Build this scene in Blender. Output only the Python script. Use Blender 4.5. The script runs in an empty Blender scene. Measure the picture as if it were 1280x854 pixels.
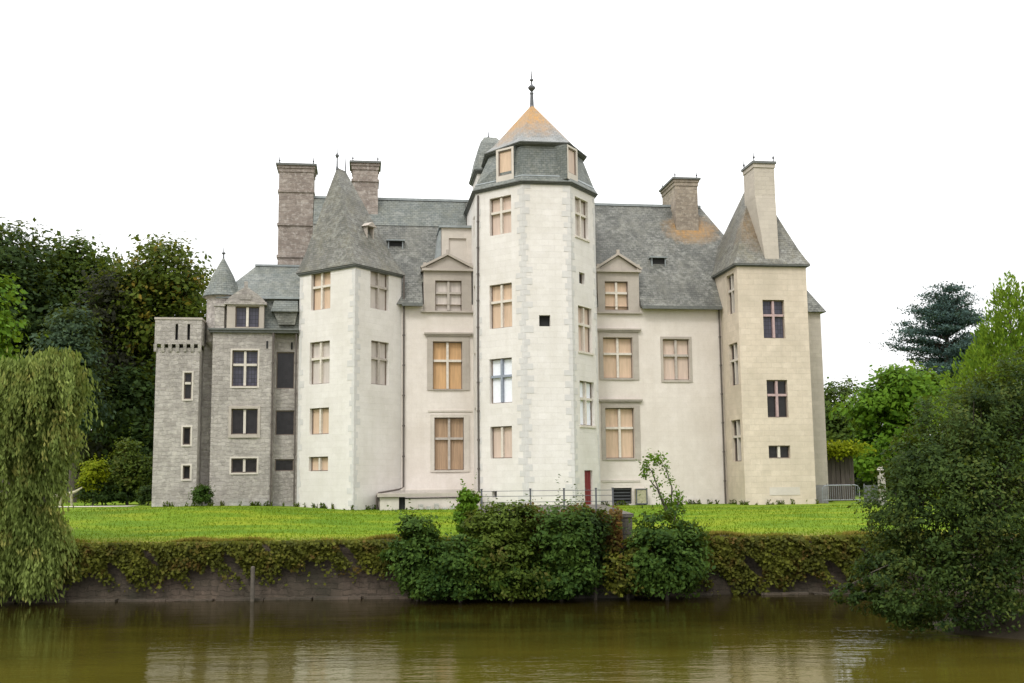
import bpy, math, random
import numpy as np
from mathutils import Vector, Matrix

R = math.radians
random.seed(7)
rng = np.random.default_rng(11)
scn = bpy.context.scene
COL = scn.collection

# ------------------------------------------------------------------ camera
FPX = 1350.0                       # focal length in photo pixels (1280 wide)
EYE = Vector((0, 0, 1.75))
PITCH, ROLL = math.atan(170 / FPX), R(-0.6)
CAMROT = Matrix.Rotation(math.pi / 2 + PITCH, 3, 'X') @ Matrix.Rotation(ROLL, 3, 'Z')
cd = bpy.data.cameras.new('camera')
cam = bpy.data.objects.new('camera', cd)
COL.objects.link(cam)
cd.sensor_width = 36
cd.lens = FPX / 1280 * 36
cd.clip_start, cd.clip_end = 0.1, 6000
cam.matrix_world = Matrix.Translation(EYE) @ CAMROT.to_4x4()
scn.camera = cam

# ------------------------------------------------------------------ light
SUN_EL, SUN_AZ = 48.0, 205.0       # degrees; azimuth clockwise from +Y
SKY_CLEAR, CLOUD = 0.08, 2.3
w = bpy.data.worlds.new('World')
scn.world = w
w.use_nodes = True
nt = w.node_tree
for n in list(nt.nodes):
    nt.nodes.remove(n)
out = nt.nodes.new('ShaderNodeOutputWorld')
sky = nt.nodes.new('ShaderNodeTexSky')
sky.sky_type = 'NISHITA'
sky.sun_disc = False
sky.sun_elevation = R(SUN_EL)
sky.sun_rotation = R(SUN_AZ)
b1 = nt.nodes.new('ShaderNodeBackground')
b1.inputs[1].default_value = SKY_CLEAR
nt.links.new(sky.outputs[0], b1.inputs[0])
b2 = nt.nodes.new('ShaderNodeBackground')
b2.inputs[0].default_value = (0.985, 0.99, 1.0, 1)
b2.inputs[1].default_value = CLOUD
tc = nt.nodes.new('ShaderNodeTexCoord')
mp = nt.nodes.new('ShaderNodeMapping')
mp.inputs[3].default_value = (1.6, 1.6, 4.0)
nz = nt.nodes.new('ShaderNodeTexNoise')
nz.inputs['Scale'].default_value = 1.5
nz.inputs['Detail'].default_value = 6
rp = nt.nodes.new('ShaderNodeValToRGB')
rp.color_ramp.elements[0].position = 0.3
rp.color_ramp.elements[0].color = (0.90, 0.90, 0.90, 1)
rp.color_ramp.elements[1].position = 0.6
rp.color_ramp.elements[1].color = (1, 1, 1, 1)
mx = nt.nodes.new('ShaderNodeMixShader')
nt.links.new(tc.outputs['Generated'], mp.inputs[0])
nt.links.new(mp.outputs[0], nz.inputs['Vector'])
nt.links.new(nz.outputs[0], rp.inputs[0])
sx = nt.nodes.new('ShaderNodeSeparateXYZ')          # overcast: the zenith is brighter than the horizon
nt.links.new(tc.outputs['Generated'], sx.inputs[0])
el = nt.nodes.new('ShaderNodeMapRange')
el.inputs[1].default_value, el.inputs[2].default_value = 0.0, 1.0
el.inputs[3].default_value, el.inputs[4].default_value = 0.345, 1.0
nt.links.new(sx.outputs[2], el.inputs[0])
cl = nt.nodes.new('ShaderNodeMapRange')              # soft cloud relief
cl.inputs[1].default_value, cl.inputs[2].default_value = 0.32, 0.62
cl.inputs[3].default_value, cl.inputs[4].default_value = 0.70, 1.10
nt.links.new(nz.outputs[0], cl.inputs[0])
ml = nt.nodes.new('ShaderNodeMath'); ml.operation = 'MULTIPLY'
nt.links.new(el.outputs[0], ml.inputs[0]); nt.links.new(cl.outputs[0], ml.inputs[1])
m2 = nt.nodes.new('ShaderNodeMath'); m2.operation = 'MULTIPLY'; m2.inputs[1].default_value = CLOUD
nt.links.new(ml.outputs[0], m2.inputs[0]); nt.links.new(m2.outputs[0], b2.inputs[1])
nt.links.new(rp.outputs[0], mx.inputs[0])
nt.links.new(b1.outputs[0], mx.inputs[1])
nt.links.new(b2.outputs[0], mx.inputs[2])
nt.links.new(mx.outputs[0], out.inputs[0])
sl = bpy.data.lights.new('sun', 'SUN')
sl.energy = 1.2
sl.angle = R(14)
sl.color = (1.0, 0.975, 0.945)
so = bpy.data.objects.new('sun', sl)
COL.objects.link(so)
so.location = (-20, -20, 60)
_az = R(SUN_AZ)
_sd = Vector((math.sin(_az) * math.cos(R(SUN_EL)), math.cos(_az) * math.cos(R(SUN_EL)), math.sin(R(SUN_EL))))
so.rotation_euler = _sd.to_track_quat('Z', 'Y').to_euler()
vs = scn.view_settings
vs.view_transform = 'Standard'
vs.look = 'None'
vs.exposure = 0.45
vs.gamma = 1

# ------------------------------------------------------------------ materials
def new_mat(name):
    m = bpy.data.materials.new(name)
    m.use_nodes = True
    nt = m.node_tree
    for n in list(nt.nodes):
        nt.nodes.remove(n)
    o = nt.nodes.new('ShaderNodeOutputMaterial')
    p = nt.nodes.new('ShaderNodeBsdfPrincipled')
    nt.links.new(p.outputs[0], o.inputs[0])
    return m, nt, p, o

class N:
    """tiny node helper"""
    def __init__(s, nt): s.nt = nt
    def node(s, t, **kw):
        n = s.nt.nodes.new(t)
        for k, v in kw.items():
            setattr(n, k, v)
        return n
    def link(s, a, b): s.nt.links.new(a, b)
    def noise(s, vec, scale, detail=4, rough=0.55):
        n = s.node('ShaderNodeTexNoise')
        n.inputs['Scale'].default_value = scale
        n.inputs['Detail'].default_value = detail
        n.inputs['Roughness'].default_value = rough
        if vec is not None: s.link(vec, n.inputs['Vector'])
        return n.outputs[0]
    def ramp(s, fac, pts):
        n = s.node('ShaderNodeValToRGB')
        e = n.color_ramp.elements
        while len(e) < len(pts): e.new(0.5)
        for i, (p, c) in enumerate(pts):
            e[i].position = p
            e[i].color = (*c, 1) if len(c) == 3 else c
        s.link(fac, n.inputs[0])
        return n.outputs[0]
    def step(s, fac, a, b):
        n = s.node('ShaderNodeMapRange')
        n.inputs[1].default_value = a
        n.inputs[2].default_value = b
        s.link(fac, n.inputs[0])
        return n.outputs[0]
    def mix(s, fac, a, b, mode='MIX'):
        n = s.node('ShaderNodeMix', data_type='RGBA', blend_type=mode)
        for sock, v in ((n.inputs[0], fac), (n.inputs[6], a), (n.inputs[7], b)):
            if isinstance(v, bpy.types.NodeSocket): s.link(v, sock)
            elif isinstance(v, (int, float)): sock.default_value = v
            else: sock.default_value = (*v, 1)
        return n.outputs[2]
    def math(s, op, a, b=0.0):
        n = s.node('ShaderNodeMath', operation=op)
        for sock, v in ((n.inputs[0], a), (n.inputs[1], b)):
            if isinstance(v, bpy.types.NodeSocket): s.link(v, sock)
            else: sock.default_value = v
        return n.outputs[0]
    def face_uv(s):
        """(distance along the face, height, 0) on any upright or sloping face"""
        g = s.node('ShaderNodeNewGeometry')
        c = s.node('ShaderNodeVectorMath', operation='CROSS_PRODUCT')
        s.link(g.outputs['True Normal'], c.inputs[0])
        c.inputs[1].default_value = (0, 0, 1)
        nn = s.node('ShaderNodeVectorMath', operation='NORMALIZE')
        s.link(c.outputs[0], nn.inputs[0])
        d = s.node('ShaderNodeVectorMath', operation='DOT_PRODUCT')
        s.link(nn.outputs[0], d.inputs[0])
        s.link(g.outputs['Position'], d.inputs[1])
        sp = s.node('ShaderNodeSeparateXYZ')
        s.link(g.outputs['Position'], sp.inputs[0])
        cb = s.node('ShaderNodeCombineXYZ')
        s.link(d.outputs['Value'], cb.inputs[0])
        s.link(sp.outputs[2], cb.inputs[1])
        return cb.outputs[0], g.outputs['Position'], sp.outputs[2]
    def scaled(s, vec, sc):
        n = s.node('ShaderNodeMapping')
        n.inputs[3].default_value = sc
        s.link(vec, n.inputs[0])
        return n.outputs[0]
    def bump(s, h, strength, dist, p):
        n = s.node('ShaderNodeBump')
        n.inputs['Strength'].default_value = strength
        n.inputs['Distance'].default_value = dist
        s.link(h, n.inputs['Height'])
        s.link(n.outputs[0], p.inputs['Normal'])

def masonry(name, c1, c2, mortar, bw, bh, ms, stain, stain_amt, bumpd=0.012, mottle=0.5, warp=0.0, base=None, rough=0.9, pale=None):
    m, nt, p, o = new_mat(name)
    h = N(nt)
    uv, pos, z = h.face_uv()
    vec = uv
    if warp:
        nzn = h.node('ShaderNodeTexNoise')
        nzn.inputs['Scale'].default_value = 1.3
        nzn.inputs['Detail'].default_value = 3
        h.link(uv, nzn.inputs['Vector'])
        ma = h.node('ShaderNodeVectorMath', operation='MULTIPLY_ADD')
        h.link(nzn.outputs[1], ma.inputs[0])
        ma.inputs[1].default_value = (warp, warp, 0)
        h.link(uv, ma.inputs[2])
        vec = ma.outputs[0]
    br = h.node('ShaderNodeTexBrick')
    br.inputs['Scale'].default_value = 1
    br.inputs['Brick Width'].default_value = bw
    br.inputs['Row Height'].default_value = bh
    br.inputs['Mortar Size'].default_value = ms
    br.inputs['Mortar Smooth'].default_value = 0.4
    br.inputs['Bias'].default_value = 0.0
    br.inputs['Color1'].default_value = (*c1, 1)
    br.inputs['Color2'].default_value = (*c2, 1)
    br.inputs['Mortar'].default_value = (*mortar, 1)
    h.link(vec, br.inputs['Vector'])
    big = h.step(h.noise(pos, 0.35, 6, 0.62), 0.42, 0.68)
    mid = h.step(h.noise(pos, 2.2, 6, 0.65), 0.4, 0.75)
    fine = h.noise(pos, 14, 5, 0.7)
    streak = h.step(h.noise(h.scaled(uv, (1.7, 0.12, 1)), 1.0, 5, 0.6), 0.5, 0.78)
    col = h.mix(h.math('MULTIPLY', mid, mottle * 0.5), br.outputs[0], stain)
    col = h.mix(h.math('MULTIPLY', big, stain_amt), col, stain)
    col = h.mix(h.math('MULTIPLY', streak, stain_amt * 0.7), col, stain)
    col = h.mix(h.math('MULTIPLY', h.step(fine, 0.45, 0.8), 0.18), col, (stain[0] * .6, stain[1] * .6, stain[2] * .6))
    if pale:
        col = h.mix(h.math('MULTIPLY', h.step(h.noise(pos, 4.2, 6, 0.7), 0.5, 0.64), pale[1]), col, pale[0])
    if base:     # damp green grey foot of the wall
        wob = h.math('ADD', z, h.math('MULTIPLY', h.noise(pos, 0.8, 4), 1.6))
        col = h.mix(h.step(wob, base[1], base[1] - 0.9), col, base[0])
    h.link(col, p.inputs['Base Color'])
    p.inputs['Roughness'].default_value = rough
    p.inputs['Specular IOR Level'].default_value = 0.25
    hh = h.math('ADD', h.math('MULTIPLY', br.outputs[1], -0.7), h.math('MULTIPLY', fine, 0.8))
    h.bump(hh, 0.8, bumpd, p)
    return m

def slate(name, c1, c2, lichen, amt, orange=None, bw=0.27, bh=0.14):
    """orange = (centre xyz in world, radius, strength) patch of orange lichen"""
    m, nt, p, o = new_mat(name)
    h = N(nt)
    uv, pos, z = h.face_uv()
    br = h.node('ShaderNodeTexBrick')
    br.inputs['Scale'].default_value = 1
    br.inputs['Brick Width'].default_value = bw
    br.inputs['Row Height'].default_value = bh
    br.inputs['Mortar Size'].default_value = 0.009
    br.inputs['Mortar Smooth'].default_value = 0.3
    br.inputs['Color1'].default_value = (*c1, 1)
    br.inputs['Color2'].default_value = (*c2, 1)
    br.inputs['Mortar'].default_value = (c1[0] * .35, c1[1] * .35, c1[2] * .35, 1)
    h.link(uv, br.inputs['Vector'])
    n1 = h.step(h.noise(pos, 0.9, 7, 0.68), 0.45, 0.7)
    n2 = h.step(h.noise(pos, 5.0, 5, 0.7), 0.5, 0.75)
    st = h.step(h.noise(h.scaled(uv, (1.3, 0.22, 1)), 1.2, 5, 0.65), 0.45, 0.75)
    col = h.mix(h.math('MULTIPLY', n1, amt), br.outputs[0], lichen)
    col = h.mix(h.math('MULTIPLY', n2, amt * 0.55), col, (lichen[0] * 1.5, lichen[1] * 1.5, lichen[2] * 1.45))
    col = h.mix(h.math('MULTIPLY', st, 0.5), col, (c1[0] * .5, c1[1] * .5, c1[2] * .48))
    n3 = h.math('MULTIPLY', h.step(h.noise(h.scaled(pos, (1, 1, 1.6)), 3.1, 8, 0.75), 0.47, 0.60), h.step(h.noise(pos, 0.5, 5), 0.40, 0.58))
    col = h.mix(h.math('MULTIPLY', n3, amt * 0.8), col, (0.31, 0.31, 0.275))
    n4 = h.math('MULTIPLY', h.step(h.noise(pos, 1.7, 7, 0.72), 0.5, 0.62), 0.55)
    col = h.mix(n4, col, (c1[0] * .55, c1[1] * .56, c1[2] * .52))
    if orange:
        c, rad, sx, stren = orange
        sub = h.node('ShaderNodeVectorMath', operation='SUBTRACT')
        h.link(pos, sub.inputs[0])
        sub.inputs[1].default_value = c
        mul = h.node('ShaderNodeVectorMath', operation='MULTIPLY')
        h.link(sub.outputs[0], mul.inputs[0])
        mul.inputs[1].default_value = sx
        ln = h.node('ShaderNodeVectorMath', operation='LENGTH')
        h.link(mul.outputs[0], ln.inputs[0])
        d = h.math('ADD', ln.outputs['Value'], h.math('MULTIPLY', h.math('SUBTRACT', h.noise(pos, 1.6, 6, 0.7), 0.5), rad * 1.1))
        brk = h.step(h.noise(h.scaled(uv, (3.2, 1.1, 1)), 1.6, 6, 0.75), 0.30, 0.58)
        f = h.math('MULTIPLY', h.math('MULTIPLY', h.step(d, rad * 1.15, rad * 0.45), stren), h.math('ADD', h.math('MULTIPLY', brk, 0.65), 0.35))
        col = h.mix(f, col, h.mix(h.step(h.noise(pos, 4, 5), 0.4, 0.65), (0.38, 0.195, 0.045), (0.29, 0.175, 0.07)))
    h.link(col, p.inputs['Base Color'])
    p.inputs['Roughness'].default_value = 0.62
    p.inputs['Specular IOR Level'].default_value = 0.35
    hh = h.math('ADD', h.math('MULTIPLY', br.outputs[1], -0.8), h.math('MULTIPLY', h.noise(pos, 9, 4), 0.9))
    h.bump(hh, 0.9, 0.02, p)
    return m

def plain(name, col, rough=0.6, var=0.25, scale=6.0, metal=0.0, spec=0.4, grain=None, bumpd=0.004):
    m, nt, p, o = new_mat(name)
    h = N(nt)
    t = h.node('ShaderNodeTexCoord')
    v = t.outputs['Object']
    if grain: v = h.scaled(v, grain)
    nn = h.noise(v, scale, 6, 0.65)
    dark = tuple(c * (1 - var) for c in col)
    lite = tuple(min(1, c * (1 + var * 0.6)) for c in col)
    h.link(h.ramp(nn, [(0.3, dark), (0.7, lite)]), p.inputs['Base Color'])
    p.inputs['Roughness'].default_value = rough
    p.inputs['Metallic'].default_value = metal
    p.inputs['Specular IOR Level'].default_value = spec
    h.bump(nn, 0.6, bumpd, p)
    return m

def glass(name, col, rough=0.08):
    m, nt, p, o = new_mat(name)
    h = N(nt)
    t = h.node('ShaderNodeTexCoord')
    br = h.node('ShaderNodeTexBrick')      # leaded panes
    uv, pos, z = h.face_uv()
    br.offset = 0
    br.inputs['Scale'].default_value = 1
    br.inputs['Brick Width'].default_value = 0.19
    br.inputs['Row Height'].default_value = 0.25
    br.inputs['Mortar Size'].default_value = 0.012
    br.inputs['Color1'].default_value = (*col, 1)
    br.inputs['Color2'].default_value = tuple(c * 1.6 for c in col) + (1,)
    br.inputs['Mortar'].default_value = (0.02, 0.02, 0.02, 1)
    h.link(uv, br.inputs['Vector'])
    h.link(br.outputs[0], p.inputs['Base Color'])
    p.inputs['Roughness'].default_value = rough
    p.inputs['Specular IOR Level'].default_value = 0.3
    h.bump(h.noise(pos, 3.5, 2), 0.25, 0.02, p)
    return m

def leaf(name, dark, lite, odd=None, trans=0.3, hue_scale=0.5):
    m, nt, p, o = new_mat(name)
    h = N(nt)
    g = h.node('ShaderNodeNewGeometry')
    rnd = g.outputs['Random Per Island']
    n = h.step(h.noise(g.outputs['Position'], hue_scale, 3), 0.35, 0.65)
    f = h.math('ADD', h.math('MULTIPLY', rnd, 0.6), h.math('MULTIPLY', n, 0.4))
    pts = [(0.1, dark), (0.85, lite)]
    col = h.ramp(f, pts)
    if odd:
        n2 = h.noise(g.outputs['Position'], hue_scale * 1.7, 3)
        k = h.math('MULTIPLY', h.step(n2, 0.52, 0.66), h.step(rnd, 0.2, 0.6))
        col = h.mix(k, col, odd)
    h.link(col, p.inputs['Base Color'])
    p.inputs['Roughness'].default_value = 0.7
    p.inputs['Specular IOR Level'].default_value = 0.12
    t = h.node('ShaderNodeBsdfTranslucent')
    h.link(h.mix(0.5, col, (0.20, 0.24, 0.02)), t.inputs[0])
    ms = h.node('ShaderNodeMixShader')
    ms.inputs[0].default_value = trans
    h.link(p.outputs[0], ms.inputs[1])
    h.link(t.outputs[0], ms.inputs[2])
    h.link(ms.outputs[0], o.inputs[0])
    return m

OR0 = Vector(((665 - 640) / FPX * 66, 66, 0))     # château origin in the world
BETA = R(8)
def to_world(u, v, z):
    c, s = math.cos(BETA), math.sin(BETA)
    return Vector((OR0.x + c * u - s * v, OR0.y + s * u + c * v, z))

M = {}
M['lime'] = masonry('limewashed stone', (0.725, 0.69, 0.65), (0.68, 0.645, 0.607), (0.66, 0.626, 0.588), 0.74, 0.36, 0.006, (0.55, 0.515, 0.455), 0.5, 0.008, 0.7, warp=0.03, base=((0.56, 0.535, 0.455), 0.9))
M['cream'] = masonry('cream rendered stone', (0.705, 0.645, 0.59), (0.68, 0.622, 0.57), (0.665, 0.61, 0.555), 0.6, 0.3, 0.005, (0.52, 0.46, 0.395), 0.5, 0.006, 0.6, warp=0.04, base=((0.58, 0.54, 0.46), 0.8))
M['beige'] = masonry('beige ashlar', (0.665, 0.57, 0.46), (0.60, 0.51, 0.405), (0.585, 0.505, 0.41), 0.62, 0.34, 0.009, (0.45, 0.39, 0.305), 0.62, 0.012, 1.0, warp=0.05, base=((0.58, 0.535, 0.45), 1.2))
M['grey'] = masonry('weathered grey rubble', (0.50, 0.46, 0.42), (0.36, 0.325, 0.295), (0.43, 0.395, 0.36), 0.5, 0.23, 0.016, (0.22, 0.20, 0.182), 0.6, 0.06, 1.4, warp=0.42, base=((0.46, 0.46, 0.43), 1.4), pale=((0.56, 0.515, 0.46), 0.5))
M['brown'] = masonry('brown chimney stone', (0.40, 0.345, 0.30), (0.26, 0.215, 0.185), (0.37, 0.325, 0.29), 0.6, 0.27, 0.014, (0.17, 0.14, 0.12), 0.6, 0.05, 1.3, warp=0.5, pale=((0.49, 0.445, 0.40), 0.65))
M['olivestack'] = masonry('olive grey chimney stone', (0.40, 0.335, 0.26), (0.30, 0.25, 0.20), (0.40, 0.35, 0.29), 0.5, 0.28, 0.012, (0.17, 0.14, 0.11), 0.6, 0.04, 1.3, warp=0.3, pale=((0.44, 0.385, 0.31), 0.6))
M['beigestack'] = masonry('pale chimney stone', (0.52, 0.465, 0.39), (0.46, 0.41, 0.345), (0.45, 0.40, 0.34), 0.5, 0.28, 0.008, (0.36, 0.325, 0.27), 0.5, 0.01, 0.8, warp=0.06)
M['quoin'] = masonry('grey quoin stone', (0.56, 0.543, 0.522), (0.625, 0.605, 0.578), (0.575, 0.556, 0.535), 1.1, 0.42, 0.0, (0.50, 0.485, 0.46), 0.5, 0.008, 1.2, warp=0.3)
M['dress'] = masonry('grey dressed stone', (0.46, 0.41, 0.355), (0.42, 0.375, 0.325), (0.40, 0.355, 0.305), 0.7, 0.5, 0.006, (0.30, 0.265, 0.23), 0.5, 0.008, 0.8)
M['dresspale'] = masonry('pale dressed stone', (0.61, 0.555, 0.49), (0.57, 0.52, 0.46), (0.54, 0.49, 0.43), 0.7, 0.5, 0.005, (0.43, 0.39, 0.335), 0.45, 0.006, 0.8)
M['mull'] = plain('pale mullion stone', (0.62, 0.565, 0.49), 0.85, 0.16)
M['mullgrey'] = plain('grey mullion stone', (0.42, 0.375, 0.33), 0.85, 0.2)
M['mullred'] = plain('mauve painted mullion', (0.42, 0.30, 0.29), 0.7, 0.2)
M['mullblue'] = plain('blue grey glazing bar', (0.26, 0.29, 0.34), 0.6, 0.2)
M['slate'] = slate('grey green slate', (0.088, 0.09, 0.08), (0.145, 0.145, 0.13), (0.19, 0.185, 0.15), 0.65, (to_world(11.5, 3.0, 18.2), 1.95, (1.0, 1.0, 1.6), 0.8))
M['slateA'] = slate('tower slate with moss', (0.115, 0.112, 0.096), (0.17, 0.165, 0.145), (0.175, 0.16, 0.105), 0.65, (to_world(13.6, -2.2, 17.6), 1.3, (1, 1, .5), 0.3))
M['slateB'] = slate('blue grey slate', (0.19, 0.196, 0.192), (0.235, 0.24, 0.235), (0.17, 0.172, 0.155), 0.4, (to_world(-0.25, -0.9, 25.0), 4.0, (1, 1, 1), 1.0))
M['slateC'] = slate('turret slate', (0.12, 0.136, 0.126), (0.165, 0.178, 0.166), (0.17, 0.17, 0.125), 0.55)
M['lead'] = plain('lead sheet', (0.25, 0.275, 0.275), 0.5, 0.25, 2.5)
M['gutter'] = plain('dark gutter', (0.125, 0.13, 0.12), 0.6, 0.3)
M['pipe'] = plain('brown downpipe', (0.10, 0.083, 0.072), 0.55, 0.25)
M['edgeshade'] = plain('window edge shade', (0.20, 0.155, 0.125), 0.7, 0.3)  # shadow line round the recessed windows, put into the border colour
M['iron'] = plain('dark iron', (0.09, 0.095, 0.10), 0.5, 0.3)
M['tan'] = plain('tan window boarding', (0.58, 0.425, 0.30), 0.7, 0.16, 2.2, grain=(3, 3, .35))
M['pink'] = plain('pale pink boarding', (0.57, 0.445, 0.365), 0.75, 0.14, 2.2, grain=(3, 3, .35))
M['orange'] = plain('orange wood boarding', (0.53, 0.325, 0.16), 0.65, 0.24, 2.4, grain=(3, 3, .3))
M['brownbd'] = plain('brown wood shutter', (0.40, 0.27, 0.17), 0.65, 0.3, 5, grain=(3, 3, .15))
M['ash'] = plain('ash grey boarding', (0.53, 0.475, 0.43), 0.75, 0.14, 2.2, grain=(3, 3, .35))
M['white'] = plain('white pane reflection', (0.80, 0.82, 0.86), 0.6, 0.06)  # pale sky reflection of the tower panes, painted as flat white
M['glass'] = glass('dark leaded glass', (0.016, 0.014, 0.015), 0.2)
M['glassblue'] = glass('leaded glass with sky tint', (0.045, 0.043, 0.06), 0.15)  # bluish reflection of the sky mixed into the glass colour
M['black'] = plain('dark void', (0.02, 0.02, 0.02), 0.9, 0.1)
M['red'] = plain('red painted door', (0.19, 0.018, 0.022), 0.5, 0.25, 3, grain=(6, 6, .5))
M['bark'] = plain('bark', (0.075, 0.062, 0.048), 0.9, 0.45, 5, grain=(4, 4, .7), bumpd=0.03)
M['galv'] = plain('galvanised steel', (0.30, 0.32, 0.34), 0.45, 0.2, metal=0.5)
M['shed'] = plain('weathered shed board', (0.105, 0.085, 0.075), 0.85, 0.5, 1.6, grain=(5, 5, .3))
M['palewood'] = plain('pale dead wood', (0.36, 0.34, 0.22), 0.85, 0.3)

# ------------------------------------------------------------------ builders
def link(name, me, parent=None):
    o = bpy.data.objects.new(name, me)
    COL.objects.link(o)
    if parent: o.parent = parent
    return o

def tag(o, label=None, cat=None, group=None, kind=None):
    if label: o['label'] = label
    if cat: o['category'] = cat
    if group: o['group'] = group
    if kind: o['kind'] = kind
    return o

def empty(name, loc, rz=0.0):
    o = bpy.data.objects.new(name, None)
    o.empty_display_size = 0.5
    COL.objects.link(o)
    o.location = loc
    o.rotation_euler.z = rz
    return o

class MB:
    def __init__(s): s.v, s.f, s.m = [], [], []
    def face(s, pts, mi=0):
        k = len(s.v)
        s.v += [tuple(p) for p in pts]
        s.f.append(tuple(range(k, k + len(pts))))
        s.m.append(mi)
    def solid(s, bot, top, mi=0, caps=True):
        """closed solid between two equal-length rings (bottom ring CCW from above)"""
        n = len(bot)
        for i in range(n):
            j = (i + 1) % n
            if Vector(top[i]) == Vector(top[j]): s.face([bot[i], bot[j], top[j]], mi)
            else: s.face([bot[i], bot[j], top[j], top[i]], mi)
        if caps:
            s.face(list(reversed(bot)), mi)
            s.face(top, mi)
    def box(s, x0, x1, y0, y1, z0, z1, mi=0):
        a = [(x0, y0, z0), (x1, y0, z0), (x1, y1, z0), (x0, y1, z0)]
        b = [(x0, y0, z1), (x1, y0, z1), (x1, y1, z1), (x0, y1, z1)]
        s.solid(a, b, mi)
    def prism(s, poly, z0, z1, mi=0, poly1=None):
        p1 = poly1 or poly
        s.solid([(x, y, z0) for x, y in poly], [(x, y, z1) for x, y in p1], mi)
    def tube(s, pts, rad, seg=8, mi=0):
        pts = [Vector(p) for p in pts]
        if not hasattr(rad, '__len__'): rad = [rad] * len(pts)
        rings = []
        for i, p in enumerate(pts):
            d = (pts[min(i + 1, len(pts) - 1)] - pts[max(i - 1, 0)]).normalized()
            a = d.orthogonal().normalized() if abs(d.z) < .9 else Vector((1, 0, 0))
            a = (a - d * a.dot(d)).normalized()
            b = d.cross(a)
            rings.append([p + (a * math.cos(2 * math.pi * k / seg) + b * math.sin(2 * math.pi * k / seg)) * rad[i] for k in range(seg)])
        for r0, r1 in zip(rings, rings[1:]):
            for k in range(seg):
                j = (k + 1) % seg
                s.face([r0[k], r0[j], r1[j], r1[k]], mi)
        s.face(list(reversed(rings[0])), mi)
        s.face(rings[-1], mi)
    def lathe(s, cx, cy, prof, seg=20, mi=0):
        rings = [[(cx + r * math.cos(2 * math.pi * k / seg), cy + r * math.sin(2 * math.pi * k / seg), z) for k in range(seg)] for r, z in prof]
        for r0, r1 in zip(rings, rings[1:]):
            for k in range(seg):
                j = (k + 1) % seg
                s.face([r0[k], r0[j], r1[j], r1[k]], mi)
        s.face(list(reversed(rings[0])), mi)
        s.face(rings[-1], mi)
    def build(s, name, mats, parent=None):
        me = bpy.data.meshes.new(name)
        me.from_pydata(s.v, [], s.f)
        for mt in (mats if isinstance(mats, (list, tuple)) else [mats]):
            me.materials.append(mt)
        me.polygons.foreach_set('material_index', s.m)
        me.update()
        return link(name, me, parent)

def offset(poly, d):
    """grow a counter-clockwise plan polygon outward by d"""
    n = len(poly)
    res = []
    for i in range(n):
        p0, p1, p2 = (Vector(poly[(i + k) % n]) for k in (-1, 0, 1))
        d1, d2 = (p1 - p0).normalized(), (p2 - p1).normalized()
        n1, n2 = Vector((d1.y, -d1.x)), Vector((d2.y, -d2.x))
        b = n1 + n2
        b = b / max(b.dot(n1), 0.2)
        res.append(tuple(p1 + b * d))
    return res

# photo pixel -> château frame
def lray(px, py):
    r = CAMROT @ Vector(((px - 640) / FPX, -(py - 427) / FPX, -1))
    c, s = math.cos(BETA), math.sin(BETA)
    d = EYE - OR0
    return Vector((c * d.x + s * d.y, -s * d.x + c * d.y, EYE.z)), Vector((c * r.x + s * r.y, -s * r.x + c * r.y, r.z))

def wpt(px, py, Y):
    r = CAMROT @ Vector(((px - 640) / FPX, -(py - 427) / FPX, -1))
    return EYE + r * (Y / r.y)

class Face:
    """an upright wall face, A to B left to right seen from outside"""
    def __init__(s, A, B):
        s.A, s.B = Vector(A), Vector(B)
        s.len = (s.B - s.A).length
        s.d = (s.B - s.A) / s.len
        s.n = Vector((s.d.y, -s.d.x))
    def pt(s, a, z, o=0.0):
        p = s.A + s.d * a + s.n * o
        return (p.x, p.y, z)
    def hit(s, px, py):
        o, r = lray(px, py)
        t = (s.A - o.xy).dot(s.n) / r.xy.dot(s.n)
        p = o + r * t
        return (p.xy - s.A).dot(s.d), p.z
    def rect(s, x0, y0, x1, y1):
        a, b = s.hit(x0, (y0 + y1) / 2)[0], s.hit(x1, (y0 + y1) / 2)[0]
        xm = (x0 + x1) / 2
        return (a, b, s.hit(xm, y1)[1], s.hit(xm, y0)[1])
    def box(s, mb, a0, a1, z0, z1, o0, o1, mi=0):
        P = s.pt
        mb.solid([P(a0, z0, o1), P(a1, z0, o1), P(a1, z0, o0), P(a0, z0, o0)],
                 [P(a0, z1, o1), P(a1, z1, o1), P(a1, z1, o0), P(a0, z1, o0)], mi)
    def wall(s, mb, z0, z1, holes=(), depth=0.32, mi=0, a0=0.0, a1=None):
        """wall sheet with true openings and their reveals"""
        a1 = s.len if a1 is None else a1
        xs = sorted({a0, a1, *[h[0] for h in holes], *[h[1] for h in holes]})
        zs = sorted({z0, z1, *[h[2] for h in holes], *[h[3] for h in holes]})
        for i in range(len(xs) - 1):
            for j in range(len(zs) - 1):
                cx, cz = (xs[i] + xs[i + 1]) / 2, (zs[j] + zs[j + 1]) / 2
                if any(h[0] < cx < h[1] and h[2] < cz < h[3] for h in holes): continue
                mb.face([s.pt(xs[i], zs[j]), s.pt(xs[i + 1], zs[j]), s.pt(xs[i + 1], zs[j + 1]), s.pt(xs[i], zs[j + 1])], mi)
        for (a, b, c, d) in holes:
            P = s.pt
            q = [(a, c), (b, c), (b, d), (a, d)]
            for k in range(4):
                (sa, za), (sb, zb) = q[k], q[(k + 1) % 4]
                mb.face([P(sa, za, 0), P(sa, za, -depth), P(sb, zb, -depth), P(sb, zb, 0)], mi)

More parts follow.
